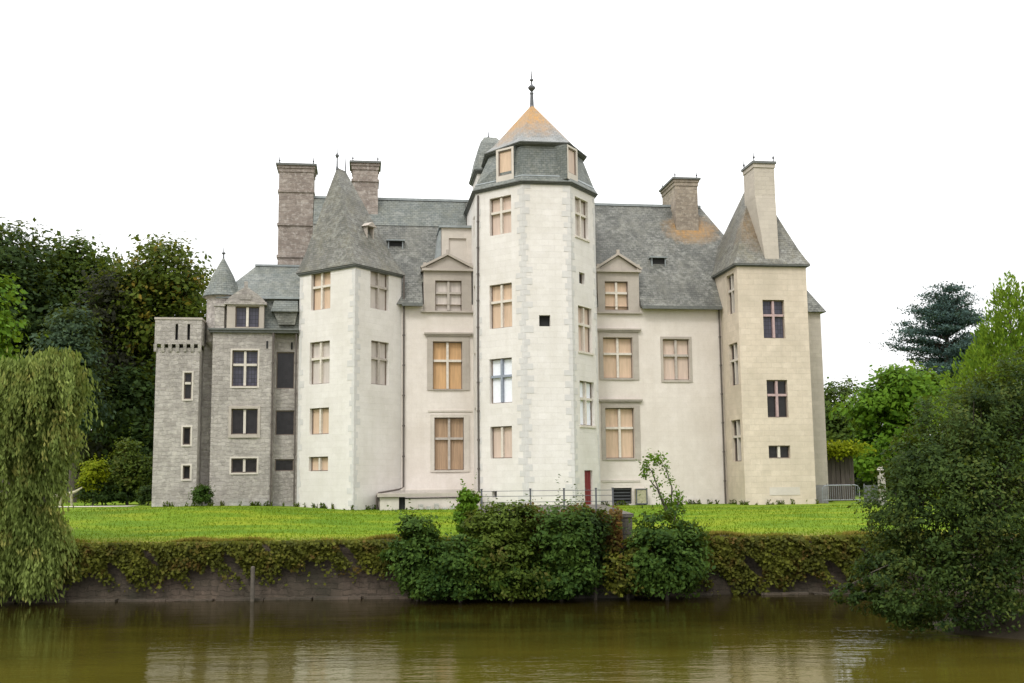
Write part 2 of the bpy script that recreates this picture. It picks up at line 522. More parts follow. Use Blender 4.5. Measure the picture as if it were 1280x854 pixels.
# ------------------------------------------------------------------ the setting: ground, water, path
def smooth(t):
    t = max(0.0, min(1.0, t))
    return t * t * (3 - 2 * t)
BANKY = 45.0
WATER = -3.05
def ground_z(x, y):
    if y >= BANKY - 0.02:
        far = 0.3 * smooth((-x - 7) / 10)
        z = -0.75 + (0.75 + far) * smooth((y - BANKY) / 16.0)
        z += 0.05 * math.sin(x * 0.5 + 1) * math.sin(y * 0.4) * smooth((y - 46) / 4) * (1 - smooth((y - 58) / 6))
        return z
    z = -4.2
    if x > 6:                                        # low spit the big bush grows on
        z = max(z, -4.2 + 1.75 * smooth(1.25 - math.hypot((x - 17.5) / 7.0, (y - 34.5) / 5.0)))
    if x < -14:                                      # muddy corner below the willow
        z = max(z, -4.2 + 1.5 * smooth((-x - 18) / 8) * smooth((y - 38) / 5))
    z = max(z, -4.2 + 4.3 * smooth((9 - y) / 8.0))   # near bank under the viewer
    return z

xs = sorted(set([-3000, -800, -300, -150, -90] + list(np.arange(-60, 61, 1.5)) + [90, 150, 300, 800, 3000]))
ys = sorted(set([-400, -100, -20] + list(np.arange(-4, 12, 1.5)) + [15, 20, 25] + list(np.arange(27, 44.5, 1.25)) + [BANKY - 0.03, BANKY] + list(np.arange(46, 70, 1.0)) + [75, 80, 90, 100, 120, 160, 250, 500, 1200, 4000]))
gb = MB()
idx = {}
for j, y in enumerate(ys):
    for i, x in enumerate(xs):
        idx[i, j] = len(gb.v)
        gb.v.append((x, y, ground_z(x, y)))
for j in range(len(ys) - 1):
    for i in range(len(xs) - 1):
        gb.f.append((idx[i, j], idx[i + 1, j], idx[i + 1, j + 1], idx[i, j + 1]))
        gb.m.append(0)
m, nt, p, o = new_mat('lawn')
h = N(nt)
g = h.node('ShaderNodeNewGeometry')
pos = g.outputs['Position']
sp = h.node('ShaderNodeSeparateXYZ')
h.link(pos, sp.inputs[0])
n1 = h.noise(h.scaled(pos, (0.35, 1.0, 1)), 0.55, 5, 0.6)
n2 = h.noise(pos, 7, 5, 0.7)
col = h.ramp(n1, [(0.38, (0.085, 0.16, 0.006)), (0.5, (0.13, 0.205, 0.007)), (0.62, (0.20, 0.24, 0.010))])
col = h.mix(h.math('MULTIPLY', h.step(n2, 0.35, 0.75), 0.45), col, (0.045, 0.09, 0.004))
edge = h.math('ADD', sp.outputs[1], h.math('MULTIPLY', h.noise(pos, 0.9, 4), 2.2))
col = h.mix(h.math('MULTIPLY', h.step(edge, BANKY + 4.2, BANKY + 1.2), 0.85), col, (0.20, 0.155, 0.035))
col = h.mix(h.step(sp.outputs[2], -0.78, -1.1), col, (0.045, 0.036, 0.022))
h.link(col, p.inputs['Base Color'])
p.inputs['Roughness'].default_value = 0.9
p.inputs['Specular IOR Level'].default_value = 0.15
h.bump(n2, 1.0, 0.06, p)
tag(gb.build('ground', m), 'green lawn and soil around the moat', kind='structure')

m, nt, p, o = new_mat('moat water')
h = N(nt)
g = h.node('ShaderNodeNewGeometry')
pos = g.outputs['Position']
wv = h.noise(h.scaled(pos, (0.55, 1.9, 1)), 1.0, 4, 0.55)
wv2 = h.noise(h.scaled(pos, (1.0, 3.2, 1)), 2.6, 3, 0.5)
calm = h.step(h.noise(h.scaled(pos, (0.05, 0.22, 1)), 1.0, 3), 0.35, 0.65)
hh = h.math('ADD', h.math('MULTIPLY', wv, 1.0), h.math('MULTIPLY', wv2, 0.35))
hh = h.math('MULTIPLY', hh, h.math('ADD', h.math('MULTIPLY', calm, 0.8), 0.35))
h.bump(hh, 1.0, 0.019, p)
spw = h.node('ShaderNodeSeparateXYZ')
h.link(pos, spw.inputs[0])
silt_viewlight = h.step(h.math('ADD', spw.outputs[1], h.math('MULTIPLY', h.math('SUBTRACT', h.noise(h.scaled(pos, (0.16, 0.4, 1)), 1.0, 4), 0.5), 14.0)), 38.0, 27.5)  # murk patches plus view-angle brightening towards the viewer, painted into the colour
h.link(h.mix(silt_viewlight, (0.015, 0.0115, 0.002), (0.059, 0.048, 0.006)), p.inputs['Base Color'])
p.inputs['Roughness'].default_value = 0.03
p.inputs['IOR'].default_value = 1.33
wb = MB()
wb.face([(-500, 3, WATER), (500, 3, WATER), (500, BANKY + 0.2, WATER), (-500, BANKY + 0.2, WATER)])
tag(wb.build('water', m), 'murky olive moat water reflecting the bank', kind='structure')

pm = plain('pale gravel', (0.50, 0.46, 0.38), 0.9, 0.25, 9)
pb = MB()
py0 = 62.8
def strip(mb, x0, x1, ya, yb, lift):
    k = 14
    for i in range(k):
        a, b = x0 + (x1 - x0) * i / k, x0 + (x1 - x0) * (i + 1) / k
        mb.face([(a, ya, ground_z(a, ya) + lift), (b, ya, ground_z(b, ya) + lift), (b, yb, ground_z(b, yb) + lift), (a, yb, ground_z(a, yb) + lift)])
strip(pb, -29.5, -22.2, 62.8, 64.8, 0.03)
tag(pb.build('path', pm), 'pale gravel path at the far left of the lawn', kind='structure')

# ------------------------------------------------------------------ the château
cha = empty('chateau', OR0, BETA)
tag(cha, 'large white and grey stone château with slate roofs and polygonal stair tower', 'château')

BD = {'tan': 'tan', 'pink': 'pink', 'orange': 'orange', 'brown': 'brownbd', 'ash': 'ash', 'white': 'white', 'dark': 'glass', 'blue': 'glassblue', 'black': 'black'}
def window(face, rect, style, fill, mull='mull', depth=0.24, sill=False, bw=0.14, tfrac=0.6, base=0.0):
    """stone-barred window: frame + one child for the boards or panes"""
    a0, a1, z0, z1 = rect
    fb = MB()
    o0, o1 = base - depth - 0.05, base - depth + 0.05
    e = 0.05  # dark border strips draw the recess shadow, thicker under the lintel
    face.box(fb, a0 + .004, a0 + e, z0 + .004, z1 - .004, o0, o1, 1)
    face.box(fb, a1 - e, a1 - .004, z0 + .004, z1 - .004, o0, o1, 1)
    face.box(fb, a0 + e, a1 - e, z1 - e * 1.3, z1 - .004, o0, o1, 1)
    face.box(fb, a0 + e, a1 - e, z0 + .004, z0 + e, o0, o1, 1)
    mid = (a0 + a1) / 2
    o2 = base - depth + 0.16
    if style in ('cross', 'two'):
        bw = min(bw, (a1 - a0) * 0.16)
        face.box(fb, mid - bw / 2, mid + bw / 2, z0 + e, z1 - e, o0, o2)
    if style in ('cross', 'bar'):
        zt = z0 + (z1 - z0) * tfrac
        if style == 'cross':
            face.box(fb, a0 + e, mid - bw / 2, zt - bw / 2, zt + bw / 2, o0, o2 - .004)
            face.box(fb, mid + bw / 2, a1 - e, zt - bw / 2, zt + bw / 2, o0, o2 - .004)
        else:
            face.box(fb, a0 + e, a1 - e, zt - bw / 2, zt + bw / 2, o0, o2)
    if sill:
        face.box(fb, a0 - 0.08, a1 + 0.08, z0 - 0.13, z0 - .002, base - 0.02, base + 0.07)
    f = fb.build('window', [M[mull], M['edgeshade']], cha)
    pb = MB()
    op = base - depth - 0.015
    pb.face([face.pt(a0 + .01, z0 + .01, op), face.pt(a1 - .01, z0 + .01, op), face.pt(a1 - .01, z1 - .01, op), face.pt(a0 + .01, z1 - .01, op)])
    pb.face([face.pt(a1 - .01, z0 + .01, op - .04), face.pt(a0 + .01, z0 + .01, op - .04), face.pt(a0 + .01, z1 - .01, op - .04), face.pt(a1 - .01, z1 - .01, op - .04)])
    g = fill in ('dark', 'blue')
    if fill == 'brown':      # slatted shutters: real vertical laths
        k = 9
        for i in range(k):
            x = a0 + .04 + (a1 - a0 - .08) * i / (k - 1)
            face.box(pb, x - .035, x + .035, z0 + .02, z1 - .02, op + .002, op + .035)
    pb.build('window_pane' if g else 'boarding', M[BD[fill]], f)  # the white fill is a pane with its reflection painted in, not boards
    return f

def surround(face, rect, win, proud=0.06, hood=0.22, mat='dress', o=0.0):
    a0, a1, z0, z1 = rect
    b0, b1, c0, c1 = win
    sb = MB()
    face.box(sb, a0, b0 - .003, z0, z1, o - .03, o + proud)
    face.box(sb, b1 + .003, a1, z0, z1, o - .03, o + proud)
    face.box(sb, b0 - .003, b1 + .003, c1 + .003, z1, o - .03, o + proud)
    if c0 - z0 > 0.02: face.box(sb, b0 - .003, b1 + .003, z0, c0 - .003, o - .03, o + proud + .03)
    if hood: 
        face.box(sb, a0 - .12, a1 + .12, z1 + .002, z1 + .09, o - .03, o + hood * .7)
        face.box(sb, a0 - .18, a1 + .18, z1 + .092, z1 + .19, o - .03, o + hood)
    return sb.build('window_surround', M[mat], cha)

def quoins(f1, f2, z0, z1, name='quoins', hgt=0.36, l1=(0.2, 0.42), mats=None, proud=0.014):
    qb = MB()
    k, z = 0, z0
    while z < z1 - 0.05:
        hz = hgt * random.uniform(.85, 1.15)
        t = min(z + hz - .012, z1)
        a, b = (l1[0], l1[1]) if k % 2 else (l1[1], l1[0])
        a *= random.uniform(.55, 1.35); b *= random.uniform(.55, 1.35)
        if f1: f1.box(qb, f1.len - a, f1.len + proud * .4, z, t, -.02, proud)
        if f2: f2.box(qb, -proud * .4, b, z, t, -.02, proud)
        z += hz; k += 1
    return qb.build(name, M['quoin'], cha)

def pipe(pts, r=0.055, name='downpipe'):
    pb = MB()
    pb.tube(pts, r, 8)
    for a, b in zip(pts, pts[1:]):
        a, b = Vector(a), Vector(b)
        if abs((b - a).z) > 2:
            n = int(abs((b - a).z) / 1.9)
            for i in range(1, n + 1):
                q = a.lerp(b, i / (n + 1))
                pb.tube([q - Vector((0, 0, .05)), q + Vector((0, 0, .05))], r * 1.5, 8)
    return pb.build(name, M['pipe'], cha)

def cornice(poly, z, mats, name='cornice', steps=((0.08, 0.12), (0.17, 0.12), (0.26, 0.08))):
    cb = MB()
    zz = z
    for d, t in steps:
        cb.prism(offset(poly, d), zz, zz + t - .002)
        zz += t
    return cb.build(name, mats, cha)

def finial(x, y, z0, h, r=0.05, parent=None, ball=True):
    fb = MB()
    pr = [(r * 1.6, z0), (r * 1.3, z0 + h * .1), (r, z0 + h * .14), (r * .8, z0 + h * .42)]
    if ball: pr += [(r * 1.2, z0 + h * .45), (r * 2.6, z0 + h * .52), (r * 1.2, z0 + h * .6)]
    pr += [(r * .5, z0 + h * .63), (r * .18, z0 + h)]
    fb.lathe(x, y, pr, 10)
    return fb.build('finial', M['iron'], parent or cha)

ZB = -0.9
# ---- main range (v = 0)
MW = Face((-14.1, 0), (12.3, 0))
def loc(px, py): return MW.hit(px, py)
mwr = lambda *r: MW.rect(*r)
W1, W2 = mwr(541, 427, 578, 487), mwr(543, 522, 580, 588)
W3, W4, W5 = mwr(754, 422, 791, 473), mwr(829, 424, 862, 475), mwr(757, 510, 793, 573)
WB = mwr(767, 610, 790, 630)
mb = MB()
MW.wall(mb, ZB, 12.3, [W1, W2, W3, W4, W5, WB, (14.1 - 6.6, 14.1 - 3.8, 11.91, 12.299), (14.1 + 4.25, 14.1 + 6.8, 11.96, 12.299)])
back = [(16.3, 0.02), (16.3, 9), (-14.1, 9), (-14.1, 0)]
mb.face([(12.3, 0.02, ZB), (16.3, 0.02, ZB), (16.3, 0.02, 12.3), (12.3, 0.02, 12.3)])
mb.face([(16.3, 0.02, ZB), (16.3, 9, ZB), (16.3, 9, 12.3), (16.3, 0.02, 12.3)])
mb.face([(16.3, 9, ZB), (-14.1, 9, ZB), (-14.1, 9, 12.3), (16.3, 9, 12.3)])
mb.face([(-14.1, 9, ZB), (-14.1, 0, ZB), (-14.1, 0, 12.3), (-14.1, 9, 12.3)])
mb.face([(-13.3, 9, 12.3), (-13.3, .3, 12.3), (-13.3, 4.5, 19.6)])
tag(mb.build('wall', M['cream'], cha), 'cream wall of the main range between the towers')
window(MW, W1, 'cross', 'orange'); window(MW, W2, 'cross', 'brown', 'mullgrey')
window(MW, W3, 'cross', 'tan'); window(MW, W4, 'cross', 'pink', 'mullgrey'); window(MW, W5, 'cross', 'tan')
surround(MW, mwr(534, 420, 587, 488), W1); surround(MW, mwr(538, 518, 587, 590), W2, 0.05, 0.0, 'dresspale')
surround(MW, mwr(749, 415, 798, 475), W3); surround(MW, mwr(752, 503, 800, 575), W5)
surround(MW, mwr(826, 421, 865, 478), W4, 0.035, 0.0, 'dress')
gb2 = MB()
MW.box(gb2, WB[0], WB[1], WB[2], WB[3], -.30, -.26)
bp = gb2.build('basement_grille', M['black'], cha)
g3 = MB()
for i in range(5):
    z = WB[2] + (WB[3] - WB[2]) * (i + .5) / 5
    MW.box(g3, WB[0], WB[1], z - .03, z + .03, -.24, -.18)
g3.build('louvre', M['iron'], bp)
for r in ((535, 513, 590, 515), (752, 600, 800, 602.5), (500, 612, 592, 616)):
    st = MB(); a0, a1, z0, z1 = mwr(*r); MW.box(st, a0, a1, z0, z1, -.02, .05)
    st.build('string_course', M['dresspale'], cha)

# ---- main roof
def roof_poly():
    rb = MB()
    e, zr = -0.38, 19.95
    zE = 12.22
    rl, rr = (-13.5, 4.5, zr), (12.5, 4.5, zr)
    fr, br_, bl = (16.4, e, zE), (16.4, 9.38, zE), (-13.5, 9.38, zE)
    def rz(v): return zE + (v - e) / (4.5 - e) * (zr - zE)
    segs = [(-13.5, -6.72, e), (-6.72, -3.6, .6), (-3.6, 4.15, e), (4.15, 6.9, .6), (6.9, 12.5, e)]
    for a, b_, v in segs:                     # the slope stops short behind the dormers
        rb.face([(a, v, rz(v)), (b_, v, rz(v)), (b_, 4.5, zr), (a, 4.5, zr)])
        if v == e: rb.face([(a, e, zE), (a, 0.1, zE), (b_, 0.1, zE), (b_, e, zE)])
    for a in (-6.72, 6.9): rb.face([(a, e, zE), (a, .6, rz(.6)), (a, .6, zE)])
    rb.face([(12.5, e, zE), fr, rr])
    rb.face([fr, br_, rr]); rb.face([br_, bl, rl, rr]); rb.face([bl, (-13.5, .3, zE), rl])
    return rb.build('roof', M['slate'], cha)
main_roof = tag(roof_poly(), 'long steep slate roof of the main range, orange lichen at its right end')
rg = MB()
rg.box(-13.5, 12.5, 4.4, 4.6, 19.9, 20.06)
rg.build('roof_ridge', M['lead'], main_roof)
for a, b_ in ((-8.0, -6.75), (6.92, 12.05)):
    gt = MB(); gt.box(a, b_, -.56, -.385, 12.1, 12.3); gt.build('gutter', M['gutter'], main_roof)
ub = MB()
def rzz(v): return 12.22 + (v + .38) / 4.88 * 7.73
ub.solid([(-13.49, 3.2, rzz(3.2) + .012), (-3.7, 3.2, rzz(3.2) + .012), (-3.7, 4.4, rzz(4.4) + .012), (-13.49, 4.4, rzz(4.4) + .012)],
         [(-13.49, 3.16, rzz(3.16) + .07), (-3.7, 3.16, rzz(3.16) + .07), (-3.7, 4.39, rzz(4.39) + .06), (-13.49, 4.39, rzz(4.39) + .06)])
ub.build('upper_slates', M['slateC'], main_roof)
def roof_v(z): return -0.38 + (z - 12.22) / (19.95 - 12.22) * 4.88

def skylight(px0, py0, px1, py1, hgt, parent=None):
    """little slate-roofed hatch on the main roof slope"""
    o, r = lray((px0 + px1) / 2, py1)
    k = (19.95 - 12.22) / 4.88                       # solve with the roof plane z = 12.22 + k (v + .38)
    t = (12.22 + k * (o.y + .38) - o.z) / (r.z - k * r.y)
    c = o + r * t
    wd = (px1 - px0) / FPX * 68
    b = MB()
    b.box(c.x - wd / 2, c.x - wd / 2 + .07, c.y, c.y + hgt / k + .3, c.z - .1, c.z + hgt)
    b.box(c.x + wd / 2 - .07, c.x + wd / 2, c.y, c.y + hgt / k + .3, c.z - .1, c.z + hgt)
    b.box(c.x - wd / 2 - .1, c.x + wd / 2 + .1, c.y - .12, c.y + hgt / k + .3, c.z + hgt, c.z + hgt + .08)
    sk = b.build('roof_hatch', M['lead'], main_roof)
    q = MB()
    q.box(c.x - wd / 2 + .07, c.x + wd / 2 - .07, c.y + .1, c.y + .14, c.z, c.z + hgt - .01)
    q.build('roof_hatch_opening', M['black'], main_roof)
skylight(485, 300, 504, 311, 0.5)
skylight(814, 320, 833, 333, 0.55)

# ---- dormers on the main wall line
def dormer(u0, u1, zb, zt, apexz, win, style, fill, mat, mull='mull', slope=True):
    F = Face((u0, -.06), (u1, -.06))
    r = (win[0] - u0, win[1] - u0, win[2], win[3])
    b = MB()
    F.wall(b, zb, zt, [r], 0.3)
    vb = roof_v(zt) + 0.5
    b.face([(u0, vb, zb), (u0, -.06, zb), (u0, -.06, zt), (u0, vb, zt)])
    b.face([(u1, -.06, zb), (u1, vb, zb), (u1, vb, zt), (u1, -.06, zt)])
    d = b.build('dormer', mat, cha)
    window(F, r, style, fill, mull)
    p = MB()
    um = (u0 + u1) / 2
    F.box(p, -.12, u1 - u0 + .12, zt, zt + .14, -.4, .2)
    o0, o1 = -.06 - .03, 0.5
    p.solid([(u0 - .05, o0, zt + .142), (u1 + .05, o0, zt + .142), (u1 + .05, o1, zt + .142), (u0 - .05, o1, zt + .142)],
            [(um, o0, apexz), (um, o0, apexz), (um, o1, apexz), (um, o1, apexz)])
    for sgn, ue in ((-1, u0 - .14), (1, u1 + .14)):          # raking mouldings
        A, B = Vector((ue, 0, zt + .145)), Vector((um, 0, apexz + .03))
        dd = (B - A).normalized(); nn = Vector((-dd.z, 0, dd.x)) * (1 if dd.x > 0 else -1)
        if nn.z < 0: nn = -nn
        ring = [A, B, B + nn * .13, A + nn * .13]
        if sgn > 0: ring = ring[::-1]
        p.solid([(q.x, -.28, q.z) for q in ring], [(q.x, .4, q.z) for q in ring])
    p.box(um - .09, um + .09, -.2, .0, apexz + .05, apexz + .38)
    for ue in (u0 + .05, u1 - .05): p.box(ue - .09, ue + .09, -.2, .0, zt + .15, zt + .5)
    p.build('dormer_pediment', M['dress'], d)
    rf = MB()
    ve = roof_v(apexz) + .5
    rf.face([(u0 - .15, 0.38, zt + .1), (um, 0.38, apexz + .05), (um, ve, apexz + .05), (u0 - .15, ve, zt + .1)])
    rf.face([(um, 0.38, apexz + .05), (u1 + .15, 0.38, zt + .1), (u1 + .15, ve, zt + .1), (um, ve, apexz + .05)])
    rf.build('dormer_roof', M['slate'], d)
    return d
def absrect(r): return (r[0] - 14.1, r[1] - 14.1, r[2], r[3])
dormer(-6.65, -3.72, 11.9, 14.35, 15.3, absrect(mwr(544, 351, 577, 389)), 'cross', 'ash', M['dress'], 'mullgrey')
dormer(4.2, 6.85, 11.95, 14.45, 15.5, absrect(mwr(756, 352, 785, 388)), 'cross', 'tan', M['dress'])
for a, b_, z in ((-6.8, -3.66, 11.78), (4.05, 7.0, 11.83)):
    sb = MB(); sb.box(a, b_, -.2, -.02, z, z + .1); sb.build('dormer_sill_band', M['dress'], cha)
# tall blind stone dormer behind the left one
b = MB()
F = Face((-5.5, .7), (-3.5, .7))
F.wall(b, 13.2, 17.25, [(0.45, 1.55, 14.9, 16.6)], 0.12)
b.face([(-5.5, 4, 13.2), (-5.5, .7, 13.2), (-5.5, .7, 17.25), (-5.5, 4, 17.25)])
b.face([F.pt(.45, 14.9, -.12), F.pt(1.55, 14.9, -.12), F.pt(1.55, 16.6, -.12), F.pt(.45, 16.6, -.12)])
bd = b.build('blind_dormer', M['dresspale'], cha)
c = MB()
c.box(-5.65, -3.4, .55, 4.2, 17.25, 17.4)
c.solid([(-6.0, .75, 14.6), (-5.52, .75, 14.6), (-5.52, 3.5, 14.6), (-6.0, 3.5, 14.6)], [(-5.66, .75, 17.0), (-5.52, .75, 17.2), (-5.52, 3.5, 17.2), (-5.66, 3.5, 17.0)])
c.build('dormer_roof', M['lead'], bd)

# ---- chimneys
def chimney(u0, u1, v0, v1, z0, z1, mat, bands=(), nfin=4, lab=None, parent=main_roof):
    b = MB()
    b.box(u0, u1, v0, v1, z0, z1 - .55)
    b.prism(offset([(u0, v0), (u1, v0), (u1, v1), (u0, v1)], .05), z1 - .55, z1 - .3)
    b.prism(offset([(u0, v0), (u1, v0), (u1, v1), (u0, v1)], .11), z1 - .3, z1 - .13)
    for z in bands: b.prism(offset([(u0, v0), (u1, v0), (u1, v1), (u0, v1)], .07), z, z + .16)
    ch = b.build('chimney', mat, parent)
    if lab: ch['label'] = lab
    c = MB()
    c.prism(offset([(u0, v0), (u1, v0), (u1, v1), (u0, v1)], .2), z1 - .13, z1)
    c.build('chimney_cap', M['gutter'], parent)
    for x, y in ((u0 + .02, v0 + .02), (u1 - .02, v0 + .02), (u0 + .02, v1 - .02), (u1 - .02, v1 - .02))[:nfin]:
        fb = MB(); fb.lathe(x, y, [(.05, z1), (.03, z1 + .12), (.07, z1 + .2), (.03, z1 + .28), (.012, z1 + .5)], 8)
        fb.build('chimney_spike', M['iron'], parent)
    return ch
chimney(-15.75, -13.55, 4.2, 6.0, 8, 22.1, M['brown'], (15.9, 18.0, 20.2), lab='big brown stone chimney at the left gable')
chimney(-11.05, -9.4, 3.7, 5.4, 15, 22.25, M['brown'], (20.9,), lab='brown stone chimney behind the left tower roof')
chimney(10.4, 11.95, 3.3, 6.4, 16, 21.65, M['olivestack'], (), 3, lab='olive grey stone chimney rising from orange lichen')

# ---- left diagonal tower
DL, DF, DR = (-14.08, 0.0), (-10.78, -3.2), (-8.0, 0.0)
DBk = (-11.3, 3.2)
FDL, FDR = Face(DL, DF), Face(DF, DR)
zD = 13.95
hl = [FDL.rect(*r) for r in ((389, 339, 413, 387), (387, 427, 412, 480), (387, 510, 411, 543), (386, 571, 410, 589))]
hr = [FDR.rect(*r) for r in ((463, 340, 486, 387), (464, 427, 486, 481))]
b = MB()
FDL.wall(b, ZB, zD, hl); FDR.wall(b, ZB, zD, hr)
Face(DR, DBk).wall(b, 11, zD); Face(DBk, DL).wall(b, ZB, zD)
tag(b.build('corner_tower', M['lime'], cha), 'white diagonal corner tower left of the main range')
for r, s, f, mu in zip(hl, ('cross', 'cross', 'two', 'two'), ('orange', 'ash', 'orange', 'tan'), ('mull', 'mull', 'mull', 'mull')): window(FDL, r, s, f if f != 'orange' else 'tan', mu)
for r in hr: window(FDR, r, 'cross', 'ash', 'mullgrey')
quoins(FDL, FDR, -.4, zD - .1); quoins(None, FDL, -.4, zD - .1, l1=(.18, .36))
Dpoly = [DL, DF, DR, DBk]
cornice(Dpoly, zD - .05, M['gutter'], steps=((0.08, 0.08), (0.15, 0.08)))
rb = MB()
def lerp2(p, q, t): return tuple(a + (b - a) * t for a, b in zip(p, q))
apA, apB = (-11.95, 0.1, 20.75), (-11.45, 0.9, 20.75)
prev = [(x, y, zD + .12) for x, y in offset(Dpoly, .2)]
lev = [(0.10, 0.075), (0.22, 0.17), (0.36, 0.32), (0.52, 0.49), (0.7, 0.685), (0.87, 0.865)]
tops = [apA, apA, apB, apB]
base = [(x, y, zD + .12) for x, y in offset(Dpoly, .2)]
for ti, zi in lev + [(1.0, 1.0)]:
    cur = []
    for q, a in zip(base, tops):
        cur.append((q[0] + (a[0] - q[0]) * ti, q[1] + (a[1] - q[1]) * ti, q[2] + (a[2] - q[2]) * zi))
    for i in range(4):
        j = (i + 1) % 4
        if cur[i] == cur[j]: rb.face([prev[i], prev[j], cur[j]])
        else: rb.face([prev[i], prev[j], cur[j], cur[i]])
    prev = cur
rb.face(list(reversed(base)))
droof = tag(rb.build('tower_roof', M['slateA'], cha), 'tall flared slate roof with two spikes over the left tower')
finial(apA[0], apA[1], 20.6, 1.7, .05, droof); finial(apB[0], apB[1], 20.6, 1.4, .04, droof, False)
hb = MB()       # hooded hatch on the right slope
o, r = lray(459, 297); hv = o + r * ((-0.55 - o.y) / r.y)
n2 = FDR.n.to_3d(); d2 = FDR.d.to_3d(); c0 = Vector((hv.x, hv.y, hv.z))
def hp(a, n, z): q = c0 + d2 * a + n2 * n; return (q.x, q.y, c0.z + z)
def hbox(mb, a0, a1, n0, n1, z0, z1):
    mb.solid([hp(a0, n1, z0), hp(a1, n1, z0), hp(a1, n0, z0), hp(a0, n0, z0)], [hp(a0, n1, z1), hp(a1, n1, z1), hp(a1, n0, z1), hp(a0, n0, z1)])
hbox(hb, -.32, -.24, -1.2, .25, -.1, .62); hbox(hb, .24, .32, -1.2, .25, -.1, .62)
hb.solid([hp(-.45, .4, .62), hp(.45, .4, .62), hp(.45, -1.2, .62), hp(-.45, -1.2, .62)], [hp(-.02, .4, .9), hp(.02, .4, .9), hp(.02, -1.2, .9), hp(-.02, -1.2, .9)])
hbox(hb, -.24, .24, -1.2, -.5, -.1, .6)
hb.build('roof_hatch', M['dress'], droof)

# ---- stair tower
TL, TFL, TFR, TR = (-3.63, -2.0), (-1.17, -4.5), (1.65, -4.5), (3.67, -2.0)
TBR, TBL = (3.67, 3.5), (-3.63, 3.5)
zT = 18.75
FS, FL_, FF, FR_, FE = Face(TBL, TL), Face(TL, TFL), Face(TFL, TFR), Face(TFR, TR), Face(TR, TBR)
wl = [FL_.rect(*r) for r in ((612, 246, 639, 293), (612, 355, 640, 410), (612, 448, 640, 504), (613, 533, 640, 573), (615, 614, 621, 622))]
wf = [FF.rect(674, 394, 688, 408)]
wr = [FR_.rect(*r) for r in ((719, 249, 735, 297), (724, 341, 731, 355), (723, 384, 740, 440), (725, 477, 743, 532))]
dr = list(FR_.rect(731, 588, 741, 633)); dr[2] = 0.05
sl_ = FS.len
ws = [(sl_ - 1.55, sl_ - .75, z0, z1) for z0, z1 in ((16.3, 17.6), (11.6, 13.3), (7.6, 9.2), (3.2, 5.9))]
b = MB()
FL_.wall(b, ZB, zT, wl); FF.wall(b, ZB, zT, wf, .5); FR_.wall(b, ZB, zT, wr + [tuple(dr)]); FS.wall(b, ZB, zT, ws); FE.wall(b, ZB, zT)
Face(TBR, TBL).wall(b, ZB, zT)
tag(b.build('stair_tower', M['lime'], cha), 'tall white polygonal stair tower in the middle of the façade')
for r, s, f, mu in zip(wl, ('cross', 'cross', 'cross', 'two'), ('pink', 'tan', 'white', 'brown'), ('mull', 'mull', 'mullblue', 'mull')):
    window(FL_, r, s, f if f != 'brown' else 'pink', mu)
for r, s, f in zip(wr, ('cross', 'plain', 'cross', 'cross'), ('ash', 'black', 'pink', 'white')): window(FR_, r, s, f, 'mull', sill=s != 'plain')
for r in ws: window(FS, r, 'cross', 'ash', 'mullgrey')
for F, r in ((FL_, wl[4]), (FF, wf[0])):
    v = MB(); v.face([F.pt(r[0], r[2], -.3), F.pt(r[1], r[2], -.3), F.pt(r[1], r[3], -.3), F.pt(r[0], r[3], -.3)])
    v.build('square_opening', M['black'], cha)
d = MB()
FR_.box(d, dr[0] + .01, dr[1] - .01, dr[2], dr[3] - .01, -.2, -.14)
for i in range(4):
    a = dr[0] + (dr[1] - dr[0]) * (i + .5) / 4
    FR_.box(d, a - .11, a + .09, dr[2] + .05, dr[3] - .06, -.138, -.12)
door = tag(d.build('door', M['red'], cha), 'narrow dark red door at the foot of the stair tower')
hb = MB(); a = dr[0] + .12
FR_.box(hb, a, a + .05, 1.0, 1.14, -.12, -.05); hb.build('handle', M['iron'], door)
quoins(FL_, FF, -.4, zT - .05); quoins(FF, FR_, -.4, zT - .05); quoins(None, FL_, -.4, zT - .05, l1=(.16, .32)); quoins(FR_, None, -.4, zT - .05, l1=(.15, .3))
Tpoly = [TL, TFL, TFR, TR, TBR, TBL]
cornice(Tpoly, zT - .02, M['gutter'], steps=((0.06, 0.07), (0.14, 0.07), (0.22, 0.06)))
